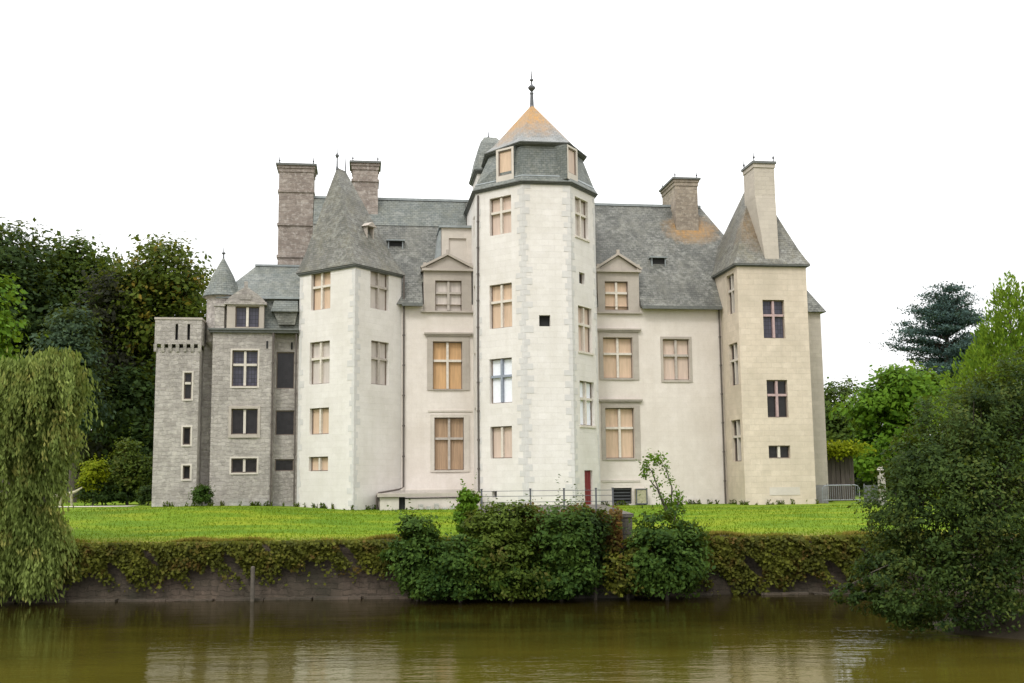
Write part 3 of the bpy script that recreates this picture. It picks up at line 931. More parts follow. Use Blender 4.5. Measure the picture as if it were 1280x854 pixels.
# drum of the crown
D2 = [(-2.75, -1.75), (-1.1, -4.25), (1.5, -4.25), (3.0, -1.8), (2.98, 2.0), (-2.62, 2.0)]
z0, z1 = 19.0, 21.15
b = MB()
b.prism(offset(Tpoly, .2), 18.93, 19.25, 0, offset(Tpoly, .0))
b.prism(offset(Tpoly, -.0), 19.25, z1, 0, D2)
drum = tag(b.build('crown_storey', M['slateC'], cha), 'slate hung storey between the two cornices of the stair tower')
fl = MB(); fl.prism(offset(Tpoly, .03), 19.24, 19.36, 0, offset(Tpoly, -.03)); fl.build('lead_flashing', M['lead'], drum)
for A, B, rc in ((TL, TFL, (620, 184, 642, 219)), (TFR, TR, (709, 185, 722, 219))):
    A2, B2 = Vector(A), Vector(B)
    F0 = Face(A, B)
    F = Face(tuple(A2 + F0.n * .06), tuple(B2 + F0.n * .06))
    a0, a1, q0, q1 = F.rect(*rc)
    q0, q1 = 19.06, z1 - .02
    wd = MB()
    m2 = 0.16
    F.wall(wd, q0, q1, [(a0 + m2, a1 - m2, q0 + .42, q1 - .12)], .25, 0, a0, a1)
    for aa in (a0, a1): wd.face([F.pt(aa, q0, -.02), F.pt(aa, q1, -.02), F.pt(aa, q1, -1.3), F.pt(aa, q0, -1.3)], 1)
    wd.face([F.pt(a0, q1, 0), F.pt(a1, q1, 0), F.pt(a1, q1, -1.3), F.pt(a0, q1, -1.3)], 1)
    wd.build('dormer', [M['dresspale'], M['slateC']], cha)
    window(F, (a0 + m2, a1 - m2, q0 + .42, q1 - .12), 'plain', 'tan' if A == TL else 'pink', 'dresspale', .1, False)
cornice(D2, z1, M['gutter'], steps=((0.1, 0.05), (0.2, 0.07), (0.28, 0.05)))
b = MB()
ap = (0.05, -0.9, 24.75)
bs = [(x, y, z1 + .175) for x, y in offset(D2, .3)]
md = []
for q in bs:
    md.append((q[0] + (ap[0] - q[0]) * .16, q[1] + (ap[1] - q[1]) * .16, q[2] + (ap[2] - q[2]) * .125))
tp = [(q[0] * .03 + ap[0] * .97, q[1] * .03 + ap[1] * .97, ap[2]) for q in bs]
b.solid(bs, md); b.solid(md, tp)
troof = tag(b.build('tower_roof', M['slateB'], cha), 'pyramid roof of the stair tower with bright orange lichen at its top')
fb = MB()
fb.lathe(ap[0], ap[1], [(.2, 24.6), (.13, 24.8), (.10, 25.5), (.13, 25.55), (.10, 25.65), (.06, 25.7), (.22, 25.88), (.24, 25.98), (.1, 26.12), (.05, 26.2), (.05, 26.35), (.14, 26.45), (.05, 26.56), (.02, 27.05), (.01, 27.2)], 12)
fb.build('finial', M['iron'], troof)
# rear stair turret, its bell roof showing at the left
RT = [(-3.2, 1.0), (-1.0, 1.0), (-1.0, 4.0), (-3.2, 4.0)]
b = MB(); b.prism(RT, 12.5, 20.9)
tag(b.build('rear_turret', M['lime'], cha), 'small white turret half hidden behind the stair tower')
cornice(RT, 18.72, M['gutter'], steps=((0.1, 0.1), (0.2, 0.12)))
cornice(RT, 20.88, M['gutter'], steps=((0.08, 0.1), (0.18, 0.1)))
b = MB()
ap = (-2.25, 2.9, 23.9)
prev = [(x, y, 21.08) for x, y in offset(RT, .24)]
bs = prev
b.face(list(reversed(bs)))
for ti, zi in ((.1, .16), (.25, .45), (.45, .74), (.7, .92), (1, 1)):
    cur = [(q[0] + (ap[0] - q[0]) * ti, q[1] + (ap[1] - q[1]) * ti, q[2] + (ap[2] - q[2]) * zi) for q in bs]
    for i in range(4):
        j = (i + 1) % 4
        b.face([prev[i], prev[j], cur[j]] if ti == 1 else [prev[i], prev[j], cur[j], cur[i]])
    prev = cur
rr = b.build('turret_roof', M['slateC'], cha)
finial(ap[0], ap[1], 23.9, .6, .04, rr, False)

# ---- right tower
HB, HL, HR, HRB = (12.15, 3.6), (12.15, -3.2), (16.55, -3.2), (16.55, 3.6)
zH = 14.35
FHL, FHF = Face(HB, HL), Face(HL, HR)
hh_ = [FHF.rect(*r) for r in ((954, 375, 981, 423), (959, 475, 985, 522), (961, 557, 988, 573))]
h2 = [FHL.rect(*r) for r in ((908.5, 343, 918, 393), (911.5, 429, 922.5, 482), (914.5, 525, 926, 577))]
b = MB()
FHF.wall(b, ZB, zH, hh_); FHL.wall(b, ZB, zH, h2); Face(HR, HRB).wall(b, ZB, zH); Face(HRB, HB).wall(b, ZB, zH)
tag(b.build('right_tower', M['beige'], cha), 'square beige ashlar tower at the right end')
window(FHF, hh_[0], 'cross', 'blue', 'mullred'); window(FHF, hh_[1], 'cross', 'dark', 'mullred'); window(FHF, hh_[2], 'two', 'dark', 'mull')
for r in h2: window(FHL, r, 'cross', 'dark', 'dresspale')
 
bp = MB()
r = FHF.rect(962, 609, 1000, 619); FHF.box(bp, r[0], r[1], r[2], r[3], -.02, .02)
bp.build('stone_panel', M['dresspale'], cha)
Hpoly = [HL, HR, HRB, HB]
cornice(Hpoly, zH - .02, M['gutter'], steps=((0.08, 0.06), (0.2, 0.1)))
b = MB()
ap = (14.55, 0.0, 20.95)
bs = [(x, y, zH + .14) for x, y in offset(Hpoly, .22)]
prev = bs
b.face(list(reversed(bs)))
for ti, zi in ((.08, .06), (.2, .165), (.42, .39), (.7, .685), (1, 1)):
    cur = [(q[0] + (ap[0] - q[0]) * ti, q[1] + (ap[1] - q[1]) * ti, q[2] + (ap[2] - q[2]) * zi) for q in bs]
    for i in range(4):
        j = (i + 1) % 4
        b.face([prev[i], prev[j], cur[j]] if ti == 1 else [prev[i], prev[j], cur[j], cur[i]])
    prev = cur
hroof = tag(b.build('tower_roof', M['slateA'], cha), 'steep slate pyramid roof with a chimney up its front')
b = MB()
CU0, CU1 = 13.66, 14.98
b.solid([(14.02, -3.23, zH - .05), (14.86, -3.23, zH - .05), (14.86, -1.0, zH - .05), (14.02, -1.0, zH - .05)],
        [(CU0, -2.72, 18.9), (CU1, -2.72, 18.9), (CU1, -.9, 18.9), (CU0, -.9, 18.9)])
b.box(CU0, CU1, -2.72, -.9, 18.902, 20.7)
b.prism(offset([(CU0, -2.72), (CU1, -2.72), (CU1, -.9), (CU0, -.9)], .05), 20.7, 20.95)
tag(b.build('chimney', M['beigestack'], hroof), 'pale chimney tapering down to the eaves')
b = MB(); b.prism(offset([(CU0, -2.72), (CU1, -2.72), (CU1, -.9), (CU0, -.9)], .12), 20.95, 21.1)
b.build('chimney_cap', M['gutter'], hroof)
for x, y in ((CU0 + .03, -2.7), (CU1 - .03, -2.7), (CU0 + .03, -.93)):
    b = MB(); b.lathe(x, y, [(.05, 21.12), (.03, 21.24), (.08, 21.36), (.03, 21.46), (.012, 21.75)], 8)
    b.build('chimney_spike', M['iron'], hroof)
# low wing behind it
b = MB()
b.prism([(15.8, .6), (19.05, .6), (19.05, 4.4), (15.8, 4.4)], ZB, 12.2)
tag(b.build('side_turret', M['beigestack'], cha), 'narrow grey turret behind the right tower')
b = MB()
bs = [(x, y, 12.15) for x, y in offset([(15.8, .6), (19.05, .6), (19.05, 4.4), (15.8, 4.4)], .3)]
b.solid(bs, [(q[0] * .25 + 17 * .75, q[1] * .25 + 2.5 * .75, 15.2) for q in bs])
b.build('turret_roof', M['slate'], cha)

# ---- grey bay left of the white tower
CF = Face((-19.1, 0), (-15.55, 0)); CR = Face((-15.5, .6), (-14.1, .6))
zC = 10.45
wc = [CF.rect(*r) for r in ((290, 438, 322, 483), (289, 511, 322, 543), (289, 573, 321, 591))]
wcr = [CR.rect(*r) for r in ((344, 440, 368, 486), (344, 513, 368, 544), (343.5, 574, 367, 589))]
wcr = [(max(r[0], .06), min(r[1], 1.38), r[2], r[3]) for r in wcr]
b = MB()
CF.wall(b, ZB, zC, wc); CR.wall(b, ZB, zC, wcr)
b.face([(-15.55, 0, ZB), (-15.52, .6, ZB), (-15.52, .6, zC), (-15.55, 0, zC)])
b.face([(-15.52, .6, ZB), (-15.5, .6, ZB), (-15.5, .6, zC), (-15.52, .6, zC)])
b.face([(-19.1, 6, ZB), (-19.1, 0, ZB), (-19.1, 0, zC), (-19.1, 6, zC)])
b.face([(-14.1, .6, zC), (-14.1, 6, zC), (-19.1, 6, zC), (-19.1, 0, zC), (-15.55, 0, zC), (-15.5, .6, zC)])
b.face([(-14.1, 6, ZB), (-19.1, 6, ZB), (-19.1, 6, zC), (-14.1, 6, zC)])
tag(b.build('grey_bay', M['grey'], cha), 'weathered grey stone bay beside the white corner tower')
for r, s, f in zip(wc, ('cross', 'two', 'two'), ('blue', 'dark', 'dark')): window(CF, r, s, f, 'dresspale')
for r in wcr: window(CR, r, 'plain', 'dark', 'mullgrey', .14)
for F_, rs in ((CF, (wc[0], wc[2])), (CF, ())):
    for r in rs: surround(F_, (r[0] - .1, r[1] + .1, r[2] - .1, r[3] + .1), r, .02, .0, 'dresspale')
sr = wc[1]; surround(CF, (sr[0] - .15, sr[1] + .15, sr[2] - .2, sr[3] + .16), sr, .06, .0, 'dress')
for px in (334, 364):
    qb = MB()
    o, r = lray(px, 431); q = o + r * ((0 - o.y) / r.y)
    qb.box(q.x - .05, q.x + .05, -.03 if px < 342 else .57, .04 if px < 342 else .64, q.z - .22, q.z + .22)
    qb.build('slit_opening', M['black'], cha)
cb = MB()
cb.box(-19.3, -14.12, -.16, .5, zC, zC + .14); cb.box(-19.38, -14.12, -.26, .5, zC + .142, zC + .24)
cb.build('cornice', M['gutter'], cha)
b = MB()        # mansard: steep lower slope, break, upper slope
zb_, zm, zr = zC + .24, 12.55, 15.0
b.solid([(-19.1, .12, zb_), (-14.1, .12, zb_), (-14.1, 6.2, zb_), (-19.1, 6.2, zb_)], [(-18.75, .35, zm), (-14.1, .35, zm), (-14.1, 5.6, zm), (-18.75, 5.6, zm)])
b.solid([(-18.95, .12, zm + .1), (-14.1, .12, zm + .1), (-14.1, 5.8, zm + .1), (-18.95, 5.8, zm + .1)], [(-16.95, 2.7, zr), (-14.1, 2.7, zr), (-14.1, 3.2, zr), (-16.95, 3.2, zr)])
broof = tag(b.build('mansard_roof', M['slateC'], cha), 'grey green mansard roof over the grey bay')
b = MB(); b.box(-18.98, -14.1, .06, .4, zm - .02, zm + .098); b.build('roof_break', M['lead'], broof)
b = MB(); b.box(-17.0, -14.1, 2.62, 3.28, zr, zr + .12); b.build('roof_ridge', M['lead'], broof)
F = Face((-18.3, -.25), (-16.15, -.25))
r = F.rect(294, 383, 324, 410); r = (r[0], r[1], max(r[2], zC + .3), r[3])
b = MB()
F.wall(b, zC + .24, 12.1, [r], .3)
for aa in (0, F.len): b.face([F.pt(aa, zC + .24), F.pt(aa, 12.1), F.pt(aa, 12.1, -1.6), F.pt(aa, zC + .24, -1.6)])
dm = tag(b.build('dormer', M['dress'], cha), 'stone dormer with carved arched pediment')
window(F, r, 'two', 'blue', 'mull')
b = MB()
F.box(b, -.15, F.len + .15, 12.1, 12.26, -1.6, .12)
mid = F.len / 2
ring = [(mid + (F.len / 2 + .08) * math.cos(math.pi * k / 10), 12.262 + .95 * (1 - abs(math.cos(math.pi * k / 10)) ** .9) ** .72) for k in range(11)]
b.solid([F.pt(a, z, .06) for a, z in ring], [F.pt(a, z, -1.4) for a, z in ring])
F.box(b, mid - .1, mid + .1, 13.16, 13.5, -.1, .05)
F.box(b, mid - .35, mid + .35, 12.4, 12.75, .06, .11)
b.build('dormer_pediment', M['grey'], dm)
b = MB()       # carved pinnacle block at the dormer's left
b.box(-19.0, -18.45, -.2, .3, zC + .25, 12.0); b.prism(offset([(-19.0, -.2), (-18.45, -.2), (-18.45, .3), (-19.0, .3)], .06), 12.0, 12.15)
b.build('pinnacle', M['grey'], dm)
b = MB()       # swept little roof hatch at the right of the mansard
b.solid([(-15.75, -.28, 11.72), (-14.15, -.28, 11.72), (-14.15, .6, 11.72), (-15.75, .6, 11.72)], [(-15.6, .12, 12.42), (-14.2, .12, 12.42), (-14.2, .6, 12.42), (-15.6, .6, 12.42)])
hh2 = b.build('roof_hatch', M['slateC'], broof)
b = MB()
b.solid([(-15.3, -.1, zC + .5), (-14.35, -.1, zC + .5), (-14.35, .6, zC + .5), (-15.3, .6, zC + .5)], [(-15.6, -.1, 11.718), (-14.2, -.1, 11.718), (-14.2, .6, 11.718), (-15.6, .6, 11.718)])
b.build('hatch_front', M['slate'], broof)
# turret with cone roof
b = MB()
cx, cy, rr_ = -18.72, 1.0, .95
b.lathe(cx, cy, [(.1, 8.9), (.45, 9.3), (.55, 9.4), (.75, 9.7), (.92, 9.95), (.92, 12.6), (1.05, 12.65), (1.05, 12.75)], 20)
tag(b.build('corner_turret', M['grey'], cha), 'round corbelled turret with cone roof on the grey bay')
b = MB()
b.lathe(cx, cy, [(1.2, 12.72), (1.0, 13.1), (.62, 14.05), (.25, 14.75), (.06, 15.1)], 20)
tr = b.build('turret_roof', M['slateC'], cha)
finial(cx, cy, 15.0, .85, .05, tr)
# battlemented tower at the far left
AF = Face((-22.2, -.6), (-19.75, -.6))
wa = [AF.rect(*r) for r in ((230, 466, 239.5, 499), (228.5, 534, 238, 556), (228.5, 582, 237.5, 599))]
b = MB()
AF.wall(b, ZB, 9.45, wa)
b.face([(-19.75, -.6, ZB), (-19.75, 2, ZB), (-19.75, 2, 9.45), (-19.75, -.6, 9.45)])
b.face([(-22.2, 4, ZB), (-22.2, -.6, ZB), (-22.2, -.6, 9.45), (-22.2, 4, 9.45)])
b.face([(-19.75, .9, ZB), (-19.1, .9, ZB), (-19.1, .9, 9.9), (-19.75, .9, 9.9)])
b.face([(-19.1, 4, ZB), (-22.2, 4, ZB), (-22.2, 4, 9.45), (-19.1, 4, 9.45)])
tag(b.build('battlement_tower', M['grey'], cha), 'small grey tower with projecting parapet at the far left')
for r in wa: surround(AF, (r[0] - .1, r[1] + .1, r[2] - .1, r[3] + .1), r, .02, .0, 'dresspale')
window(AF, wa[0], 'bar', 'dark', 'dresspale', .14); window(AF, wa[1], 'plain', 'dark', 'dresspale', .14); window(AF, wa[2], 'plain', 'dark', 'dresspale', .14)
b = MB()
PF = Face((-22.29, -.73), (-19.66, -.73))
slits = [PF.rect(219, 405, 222.5, 425), PF.rect(234, 405, 237.5, 425)]
PF.wall(b, 9.66, 11.1, slits, .3)
b.face([(-19.66, -.73, 9.66), (-19.66, 4, 9.66), (-19.66, 4, 11.1), (-19.66, -.73, 11.1)])
b.face([(-22.29, 4, 9.66), (-22.29, -.73, 9.66), (-22.29, -.73, 11.1), (-22.29, 4, 11.1)])
b.face([(-22.29, -.73, 9.66), (-22.29, 4, 9.66), (-19.66, 4, 9.66), (-19.66, -.73, 9.66)])
b.face([(-22.29, -.73, 11.1), (-19.66, -.73, 11.1), (-19.66, 4, 11.1), (-22.29, 4, 11.1)])
pp = b.build('parapet', M['grey'], cha)
for s in slits:
    b = MB(); b.face([PF.pt(s[0], s[2], -.28), PF.pt(s[1], s[2], -.28), PF.pt(s[1], s[3], -.28), PF.pt(s[0], s[3], -.28)])
    b.build('arrow_slit', M['black'], pp)
for i in range(7):
    u = -22.25 + i * (2.5 / 6)
    b = MB()
    b.solid([(u - .08, -.66, 9.22), (u + .08, -.66, 9.22), (u + .08, -.58, 9.22), (u - .08, -.58, 9.22)], [(u - .1, -.74, 9.66), (u + .1, -.74, 9.66), (u + .1, -.58, 9.66), (u - .1, -.58, 9.66)])
    b.build('corbel', M['grey'], pp)
b = MB(); b.box(-22.33, -19.62, -.77, 4.1, 11.1, 11.22)
b.build('coping', M['dress'], pp)
# downpipes
pipe([(-3.52, -2.2, 18.6), (-3.58, -2.16, 9), (-3.58, -2.16, .6)])
a = MW.hit(502, 612)
pipe([(-7.86, -.12, 14.0), (-7.86, -.12, 1.25), (-8.15, -.55, 1.12), (-9.35, -1.95, .95), (-9.45, -2.0, .8), (-9.45, -2.0, -.5)])
pipe([(11.98, -.14, 12.2), (11.98, -.14, -.4)])
pipe([(-15.6, -.1, zC), (-15.6, -.1, -.4)], .05)
pipe([(-14.25, -.02, zC), (-14.25, -.02, -.4)], .05)

# ------------------------------------------------------------------ low walls and fittings by the château
tw = empty('terrace_wall', to_world(-6.3, -3.4, 0), BETA)
tag(tw, 'low stone terrace with projecting coping below the left part of the façade', 'terrace wall')
b = MB()
b.box(-3.0, -1.95, -.3, 3.0, -.5, .72); b.box(-1.6, 2.6, -.3, 3.0, -.5, .62)
b.build('wall', M['dresspale'], tw)
b = MB(); b.box(-3.15, 2.7, -.45, 3.1, .74, .92)
b.build('coping', M['dress'], tw)
b = MB(); b.box(-1.93, -1.62, -.1, -.05, -.5, .72)
b.build('opening', M['black'], tw)
for i in range(9):
    u = -1.3 + i * .44
    b = MB(); b.box(u, u + random.uniform(.2, .36), -.75, -.45, -.4, random.uniform(.1, .42))
    b.build('loose_stone', M['grey'], tw)
q = wpt(800, 632, 57.5)
cbx = empty('meter_cabinet', to_world(MW.hit(800, 630)[0] - 14.1, -.25, 0.0), BETA)
tag(cbx, 'small pale cabinet with dark frame standing beside the basement opening', 'cabinet')
b = MB(); b.box(-.33, .33, -.2, .2, .1, .98); b.build('body', M['palewood'], cbx)
b = MB()
b.box(-.36, -.29, -.23, -.201, .05, 1.0); b.box(.29, .36, -.23, -.201, .05, 1.0); b.box(-.29, .29, -.23, -.201, .93, 1.0); b.box(-.29, .29, -.23, -.201, .05, .12)
b.build('frame', M['iron'], cbx)

# causeway bastion in front of the stair tower
BX0, BX1, BY0 = -1.7, 4.75, 43.9
m_bank = masonry('mossy bank stone', (0.13, 0.097, 0.072), (0.095, 0.072, 0.055), (0.08, 0.062, 0.047), 0.7, 0.22, 0.014, (0.036, 0.034, 0.022), 0.75, 0.06, 1.3, warp=0.5)
m_pier = masonry('grey pier stone', (0.12, 0.105, 0.09), (0.085, 0.077, 0.065), (0.08, 0.07, 0.06), 0.5, 0.26, 0.02, (0.07, 0.07, 0.05), 0.5, 0.03, 0.9, warp=0.1)
ba = empty('bastion', (1.5, 46, 0.0))
tag(ba, 'stone bastion under ivy between the moat and the stair tower', 'bastion')
b = MB()
b.box(BX0 - 1.5, BX1 - 1.5, BY0 - 46, 13, -4.3, .12)
b.build('wall', m_pier, ba)
b = MB(); b.box(BX0 - 1.56, BX1 - 1.44, BY0 - 46.06, 13, .122, .26); b.build('coping', m_pier, ba)
rl = empty('railing', (1.5, 46.4, .26))
tag(rl, 'thin dark iron post and wire railing on the bastion below the stair tower', 'railing')
posts = [wpt(x, 620, 46.4).x - 1.5 for x in (602, 663, 705, 745, 766)]
for x in posts:
    b = MB(); b.box(x - .035, x + .035, -.035, .035, 0, .98); b.box(x - .05, x + .05, -.05, .05, .98, 1.02); b.build('post', M['iron'], rl)
b = MB()
for z in (.45, .7, .92): b.tube([(posts[0], 0, z), (posts[-1], 0, z)], .012, 6)
b.build('wire', M['iron'], rl)

# bank wall
bw_ = empty('bank_wall', (0, BANKY, -1.8))
tag(bw_, 'dark mossy stone retaining wall along the moat', 'retaining wall')
b = MB()
nx = 120
def wz(x): return -.86 + .09 * math.sin(x * .9) + .06 * math.sin(x * 2.3 + 1)
for i in range(nx):
    x0, x1 = -60 + i, -59 + i
    t0, t1 = wz(x0), wz(x1)
    o0, o1 = .1 * math.sin(x0 * .7) + .06 * math.sin(x0 * 2.1), .1 * math.sin(x1 * .7) + .06 * math.sin(x1 * 2.1)
    A = [(x0, -.25 + o0, -2.5), (x1, -.25 + o1, -2.5)]
    T = [(x0, -.06 + o0 * .5, t0 + 1.8), (x1, -.06 + o1 * .5, t1 + 1.8)]
    b.face([A[0], A[1], T[1], T[0]])
    b.face([T[0], T[1], (x1, .45, t1 + 1.86), (x0, .45, t0 + 1.86)])
b.build('wall', m_bank, bw_)
b = MB()
for i in range(60):
    x0 = -60 + i * 2 + random.uniform(-.1, .1)
    if random.random() < .1: continue
    b.box(x0, x0 + 1.9, -.62 + random.uniform(-.05, .05), -.2, -2.5, -1.17 + random.uniform(-.03, .02))
b.build('footing', M['grey'] if False else m_bank, bw_)
mp_ = wpt(316, 755, 44.2)
b = MB()
b.lathe(0, 0, [(.085, -4.2 - WATER), (.085, 1.3), (.07, 1.36), (.02, 1.38)], 10)
po = b.build('mooring_post', plain('grey weathered post', (0.10, 0.085, 0.065), .85, .35))
po.location = (mp_.x, 44.1, WATER)
tag(po, 'thin grey wooden post in the water against the left bank wall', 'post')

# right edge: shed, barrier, post
q = wpt(1049, 634, 72)
sh = empty('shed', (q.x, 72, 0))
tag(sh, 'dark timber shed half hidden behind the right tower', 'shed')
b = MB()
for i in range(9):
    x = -1.6 + i * .3
    b.box(x, x + .27, -.02 - (.05 if i % 3 == 0 else 0), .06, -.2, 3.0 + random.uniform(-.1, .1))
b.box(-1.55, 1.05, .08, 3.0, -.2, 2.9)
b.build('wall', M['shed'], sh)
b = MB(); b.solid([(-1.8, -.3, 3.12), (1.3, -.3, 3.12), (1.3, 3.2, 3.12), (-1.8, 3.2, 3.12)], [(-1.8, .2, 3.3), (1.3, .2, 3.3), (1.3, 3.2, 3.9), (-1.8, 3.2, 3.9)])
b.build('roof', M['shed'], sh)
bxx = wpt(1052, 633, 66)
br_ = empty('crowd_barrier', (bxx.x, 66, 0), R(4))
tag(br_, 'grey steel barrier with rounded top standing right of the beige tower', 'barrier')
b = MB()
b.tube([(-1.15, 0, -.05), (-1.15, 0, .9), (-1.05, 0, 1.03), (-.9, 0, 1.08), (.9, 0, 1.08), (1.05, 0, 1.03), (1.15, 0, .9), (1.15, 0, -.05)], .03, 8)
b.tube([(-1.15, 0, .2), (1.15, 0, .2)], .022, 6)
b.build('frame', M['galv'], br_)
b = MB()
for i in range(17): b.tube([(-1.05 + i * .131, 0, .2), (-1.05 + i * .131, 0, 1.06)], .011, 6)
b.build('bars', M['galv'], br_)
for a in (-.95, .95):
    b = MB(); b.box(a - .02, a + .02, -.32, .32, -.02, .03); b.build('foot', M['galv'], br_)
q = wpt(1026, 634, 66.4)
b = MB(); b.box(-.42, .42, -.05, .05, -.1, 1.1); b.box(-.46, -.42, -.07, .07, -.1, 1.18); b.box(.42, .46, -.07, .07, -.1, 1.18)
gp = b.build('fence_panel', plain('grey sheet fence', (0.22, 0.215, 0.21), .6, .2)); gp.location = (q.x, 66.4, 0)
tag(gp, 'plain grey upright fence panel against the foot of the right turret', 'fence panel')
q = wpt(1093, 634, 66.8)
b = MB(); b.box(-.6, .6, -.05, .05, -.1, 1.05); 
for i in range(3): b.box(-.62 + i * .6, -.55 + i * .6, -.09, -.052, -.1, 1.15)
gp = b.build('fence_panel', plain('slate grey fence', (0.12, 0.125, 0.13), .6, .2)); gp.location = (q.x, 66.8, 0)
tag(gp, 'darker slatted fence panel at the right end of the barrier', 'fence panel')
q = wpt(1103, 620, 60)
gpo = empty('gate_post', (q.x, 60, 0))
tag(gpo, 'pale stone gate post rising out of the big bush at the right', 'gate post')
b = MB(); b.box(-.16, .16, -.16, .16, -.3, 1.95); b.build('shaft', M['grey'], gpo)
b = MB(); b.solid([(-.22, -.22, 1.95), (.22, -.22, 1.95), (.22, .22, 1.95), (-.22, .22, 1.95)], [(-.05, -.05, 2.15), (.05, -.05, 2.15), (.05, .05, 2.15), (-.05, .05, 2.15)]); b.build('cap', M['grey'], gpo)
# dead log by the path
q = wpt(83, 612, 66)
b = MB()
b.tube([(-1.1, .1, .75), (-.6, 0, .62), (0, 0, .7), (.5, .1, .86), (.9, .15, 1.12)], [.07, .1, .12, .09, .04], 8)
b.tube([(-.3, 0, .65), (-.4, .1, -.1)], [.08, .09], 8); b.tube([(.3, 0, .75), (.35, .1, -.1)], [.08, .09], 8)
lg = b.build('log_seat', M['palewood']); lg.location = (q.x, 66, .3)
tag(lg, 'pale crooked log propped on legs beside the gravel path under the willow', 'log')

# ------------------------------------------------------------------ foliage
def leaf_mesh(name, C, S, mat, parent=None, aspect=0.6, axis=None, flat=0.0, nrm=None):
    """C: n x 3 leaf centres, S: n sizes; one four-cornered leaf each"""
    n = len(C)
    if axis is None:
        a = rng.normal(size=(n, 3))
    else:
        a = axis + rng.normal(size=(n, 3)) * 0.25
    a /= np.linalg.norm(a, axis=1)[:, None]
    t = rng.normal(size=(n, 3)) if nrm is None else nrm + rng.normal(size=(n, 3)) * 0.55
    if nrm is not None:           # long side lies across the wanted normal
        a -= (a * t).sum(1)[:, None] * t / np.maximum((t * t).sum(1), 1e-6)[:, None]
        a /= np.maximum(np.linalg.norm(a, axis=1), 1e-6)[:, None]
    b = np.cross(a, t)
    b /= np.maximum(np.linalg.norm(b, axis=1), 1e-6)[:, None]
    s = S[:, None] * 0.5
    V = np.empty((n, 4, 3))
    V[:, 0] = C - a * s
    V[:, 1] = C + b * s * aspect + a * s * .1
    V[:, 2] = C + a * s
    V[:, 3] = C - b * s * aspect + a * s * .1
    me = bpy.data.meshes.new(name)
    me.vertices.add(n * 4); me.loops.add(n * 4); me.polygons.add(n)
    me.vertices.foreach_set('co', V.reshape(-1).astype(np.float32))
    me.loops.foreach_set('vertex_index', np.arange(n * 4, dtype=np.int32))
    me.polygons.foreach_set('loop_start', np.arange(0, n * 4, 4, dtype=np.int32))
    me.update(calc_edges=True)
    me.materials.append(mat)
    return link(name, me, parent)

def blob(lobes, n, clump=0.16, per=40, inner=0.25, sink=-0.7):
    """leaf centres and outward directions for a crown made of uneven leaf clumps"""
    L = np.array(lobes, float)
    wgt = (L[:, 3] * L[:, 4] + L[:, 4] * L[:, 5] + L[:, 3] * L[:, 5])
    wgt /= wgt.sum()
    nc = max(8, n // per)
    k = rng.choice(len(L), nc, p=wgt)
    d = rng.normal(size=(nc, 3)); d /= np.linalg.norm(d, axis=1)[:, None]
    d[:, 2] = np.where(d[:, 2] < sink, -d[:, 2], d[:, 2])
    rad = np.where(rng.random(nc) < inner, rng.uniform(.2, .8, nc), rng.uniform(.8, 1.1, nc))
    cc = L[k, :3] + d * L[k, 3:6] * rad[:, None]
    size = L[k, 3:6].mean(1) * clump * rng.uniform(.6, 1.5, nc)
    ci = rng.integers(0, nc, n)
    off = np.clip(rng.normal(size=(n, 3)), -1.9, 1.9) * size[ci][:, None]
    off[:, 2] *= .6
    return cc[ci] + off, d[ci] + np.array([0, 0, .6])

def limbs(base, lobes, r0, name='trunk', parent=None, mat=None, extra=3):
    tb = MB()
    base = Vector(base)
    tops = [Vector(l[:3]) for l in lobes]
    top = max(tops, key=lambda t: t.z)
    f = base.lerp(Vector((base.x * .5 + top.x * .5, base.y * .5 + top.y * .5, top.z)), .45)
    pts = [base - Vector((0, 0, .4)), base.lerp(f, .5) + Vector((random.uniform(-.1, .1) * r0 * 5, 0, 0)), f, top]
    tb.tube(pts, [r0 * 1.25, r0 * .85, r0 * .65, r0 * .15], 9)
    for t, l in zip(tops, lobes):
        s = base.lerp(f, random.uniform(.55, 1))
        m_ = s.lerp(t, .5) + Vector((0, 0, l[5] * .15))
        tb.tube([s, m_, t], [r0 * .4, r0 * .25, r0 * .07], 7)
        for _ in range(extra):
            e = t + Vector((random.uniform(-1, 1) * l[3], random.uniform(-1, 1) * l[4], random.uniform(-.2, 1) * l[5])) * .85
            tb.tube([m_.lerp(t, .6), m_.lerp(e, .6) + Vector((0, 0, .1)), e], [r0 * .14, r0 * .09, r0 * .03], 5)
    return tb.build(name, mat or M['bark'], parent)

def px_lobes(Y, spec):
    """lobes given as photo pixel, radii in pixels, depth offset and depth radius in metres"""
    res = []
    for (px, py, rx, rz, dy, ry) in spec:
        c = wpt(px, py, Y + dy)
        k = (Y + dy) / FPX
        res.append((c.x, c.y, c.z, rx * k, ry, rz * k))
    return res

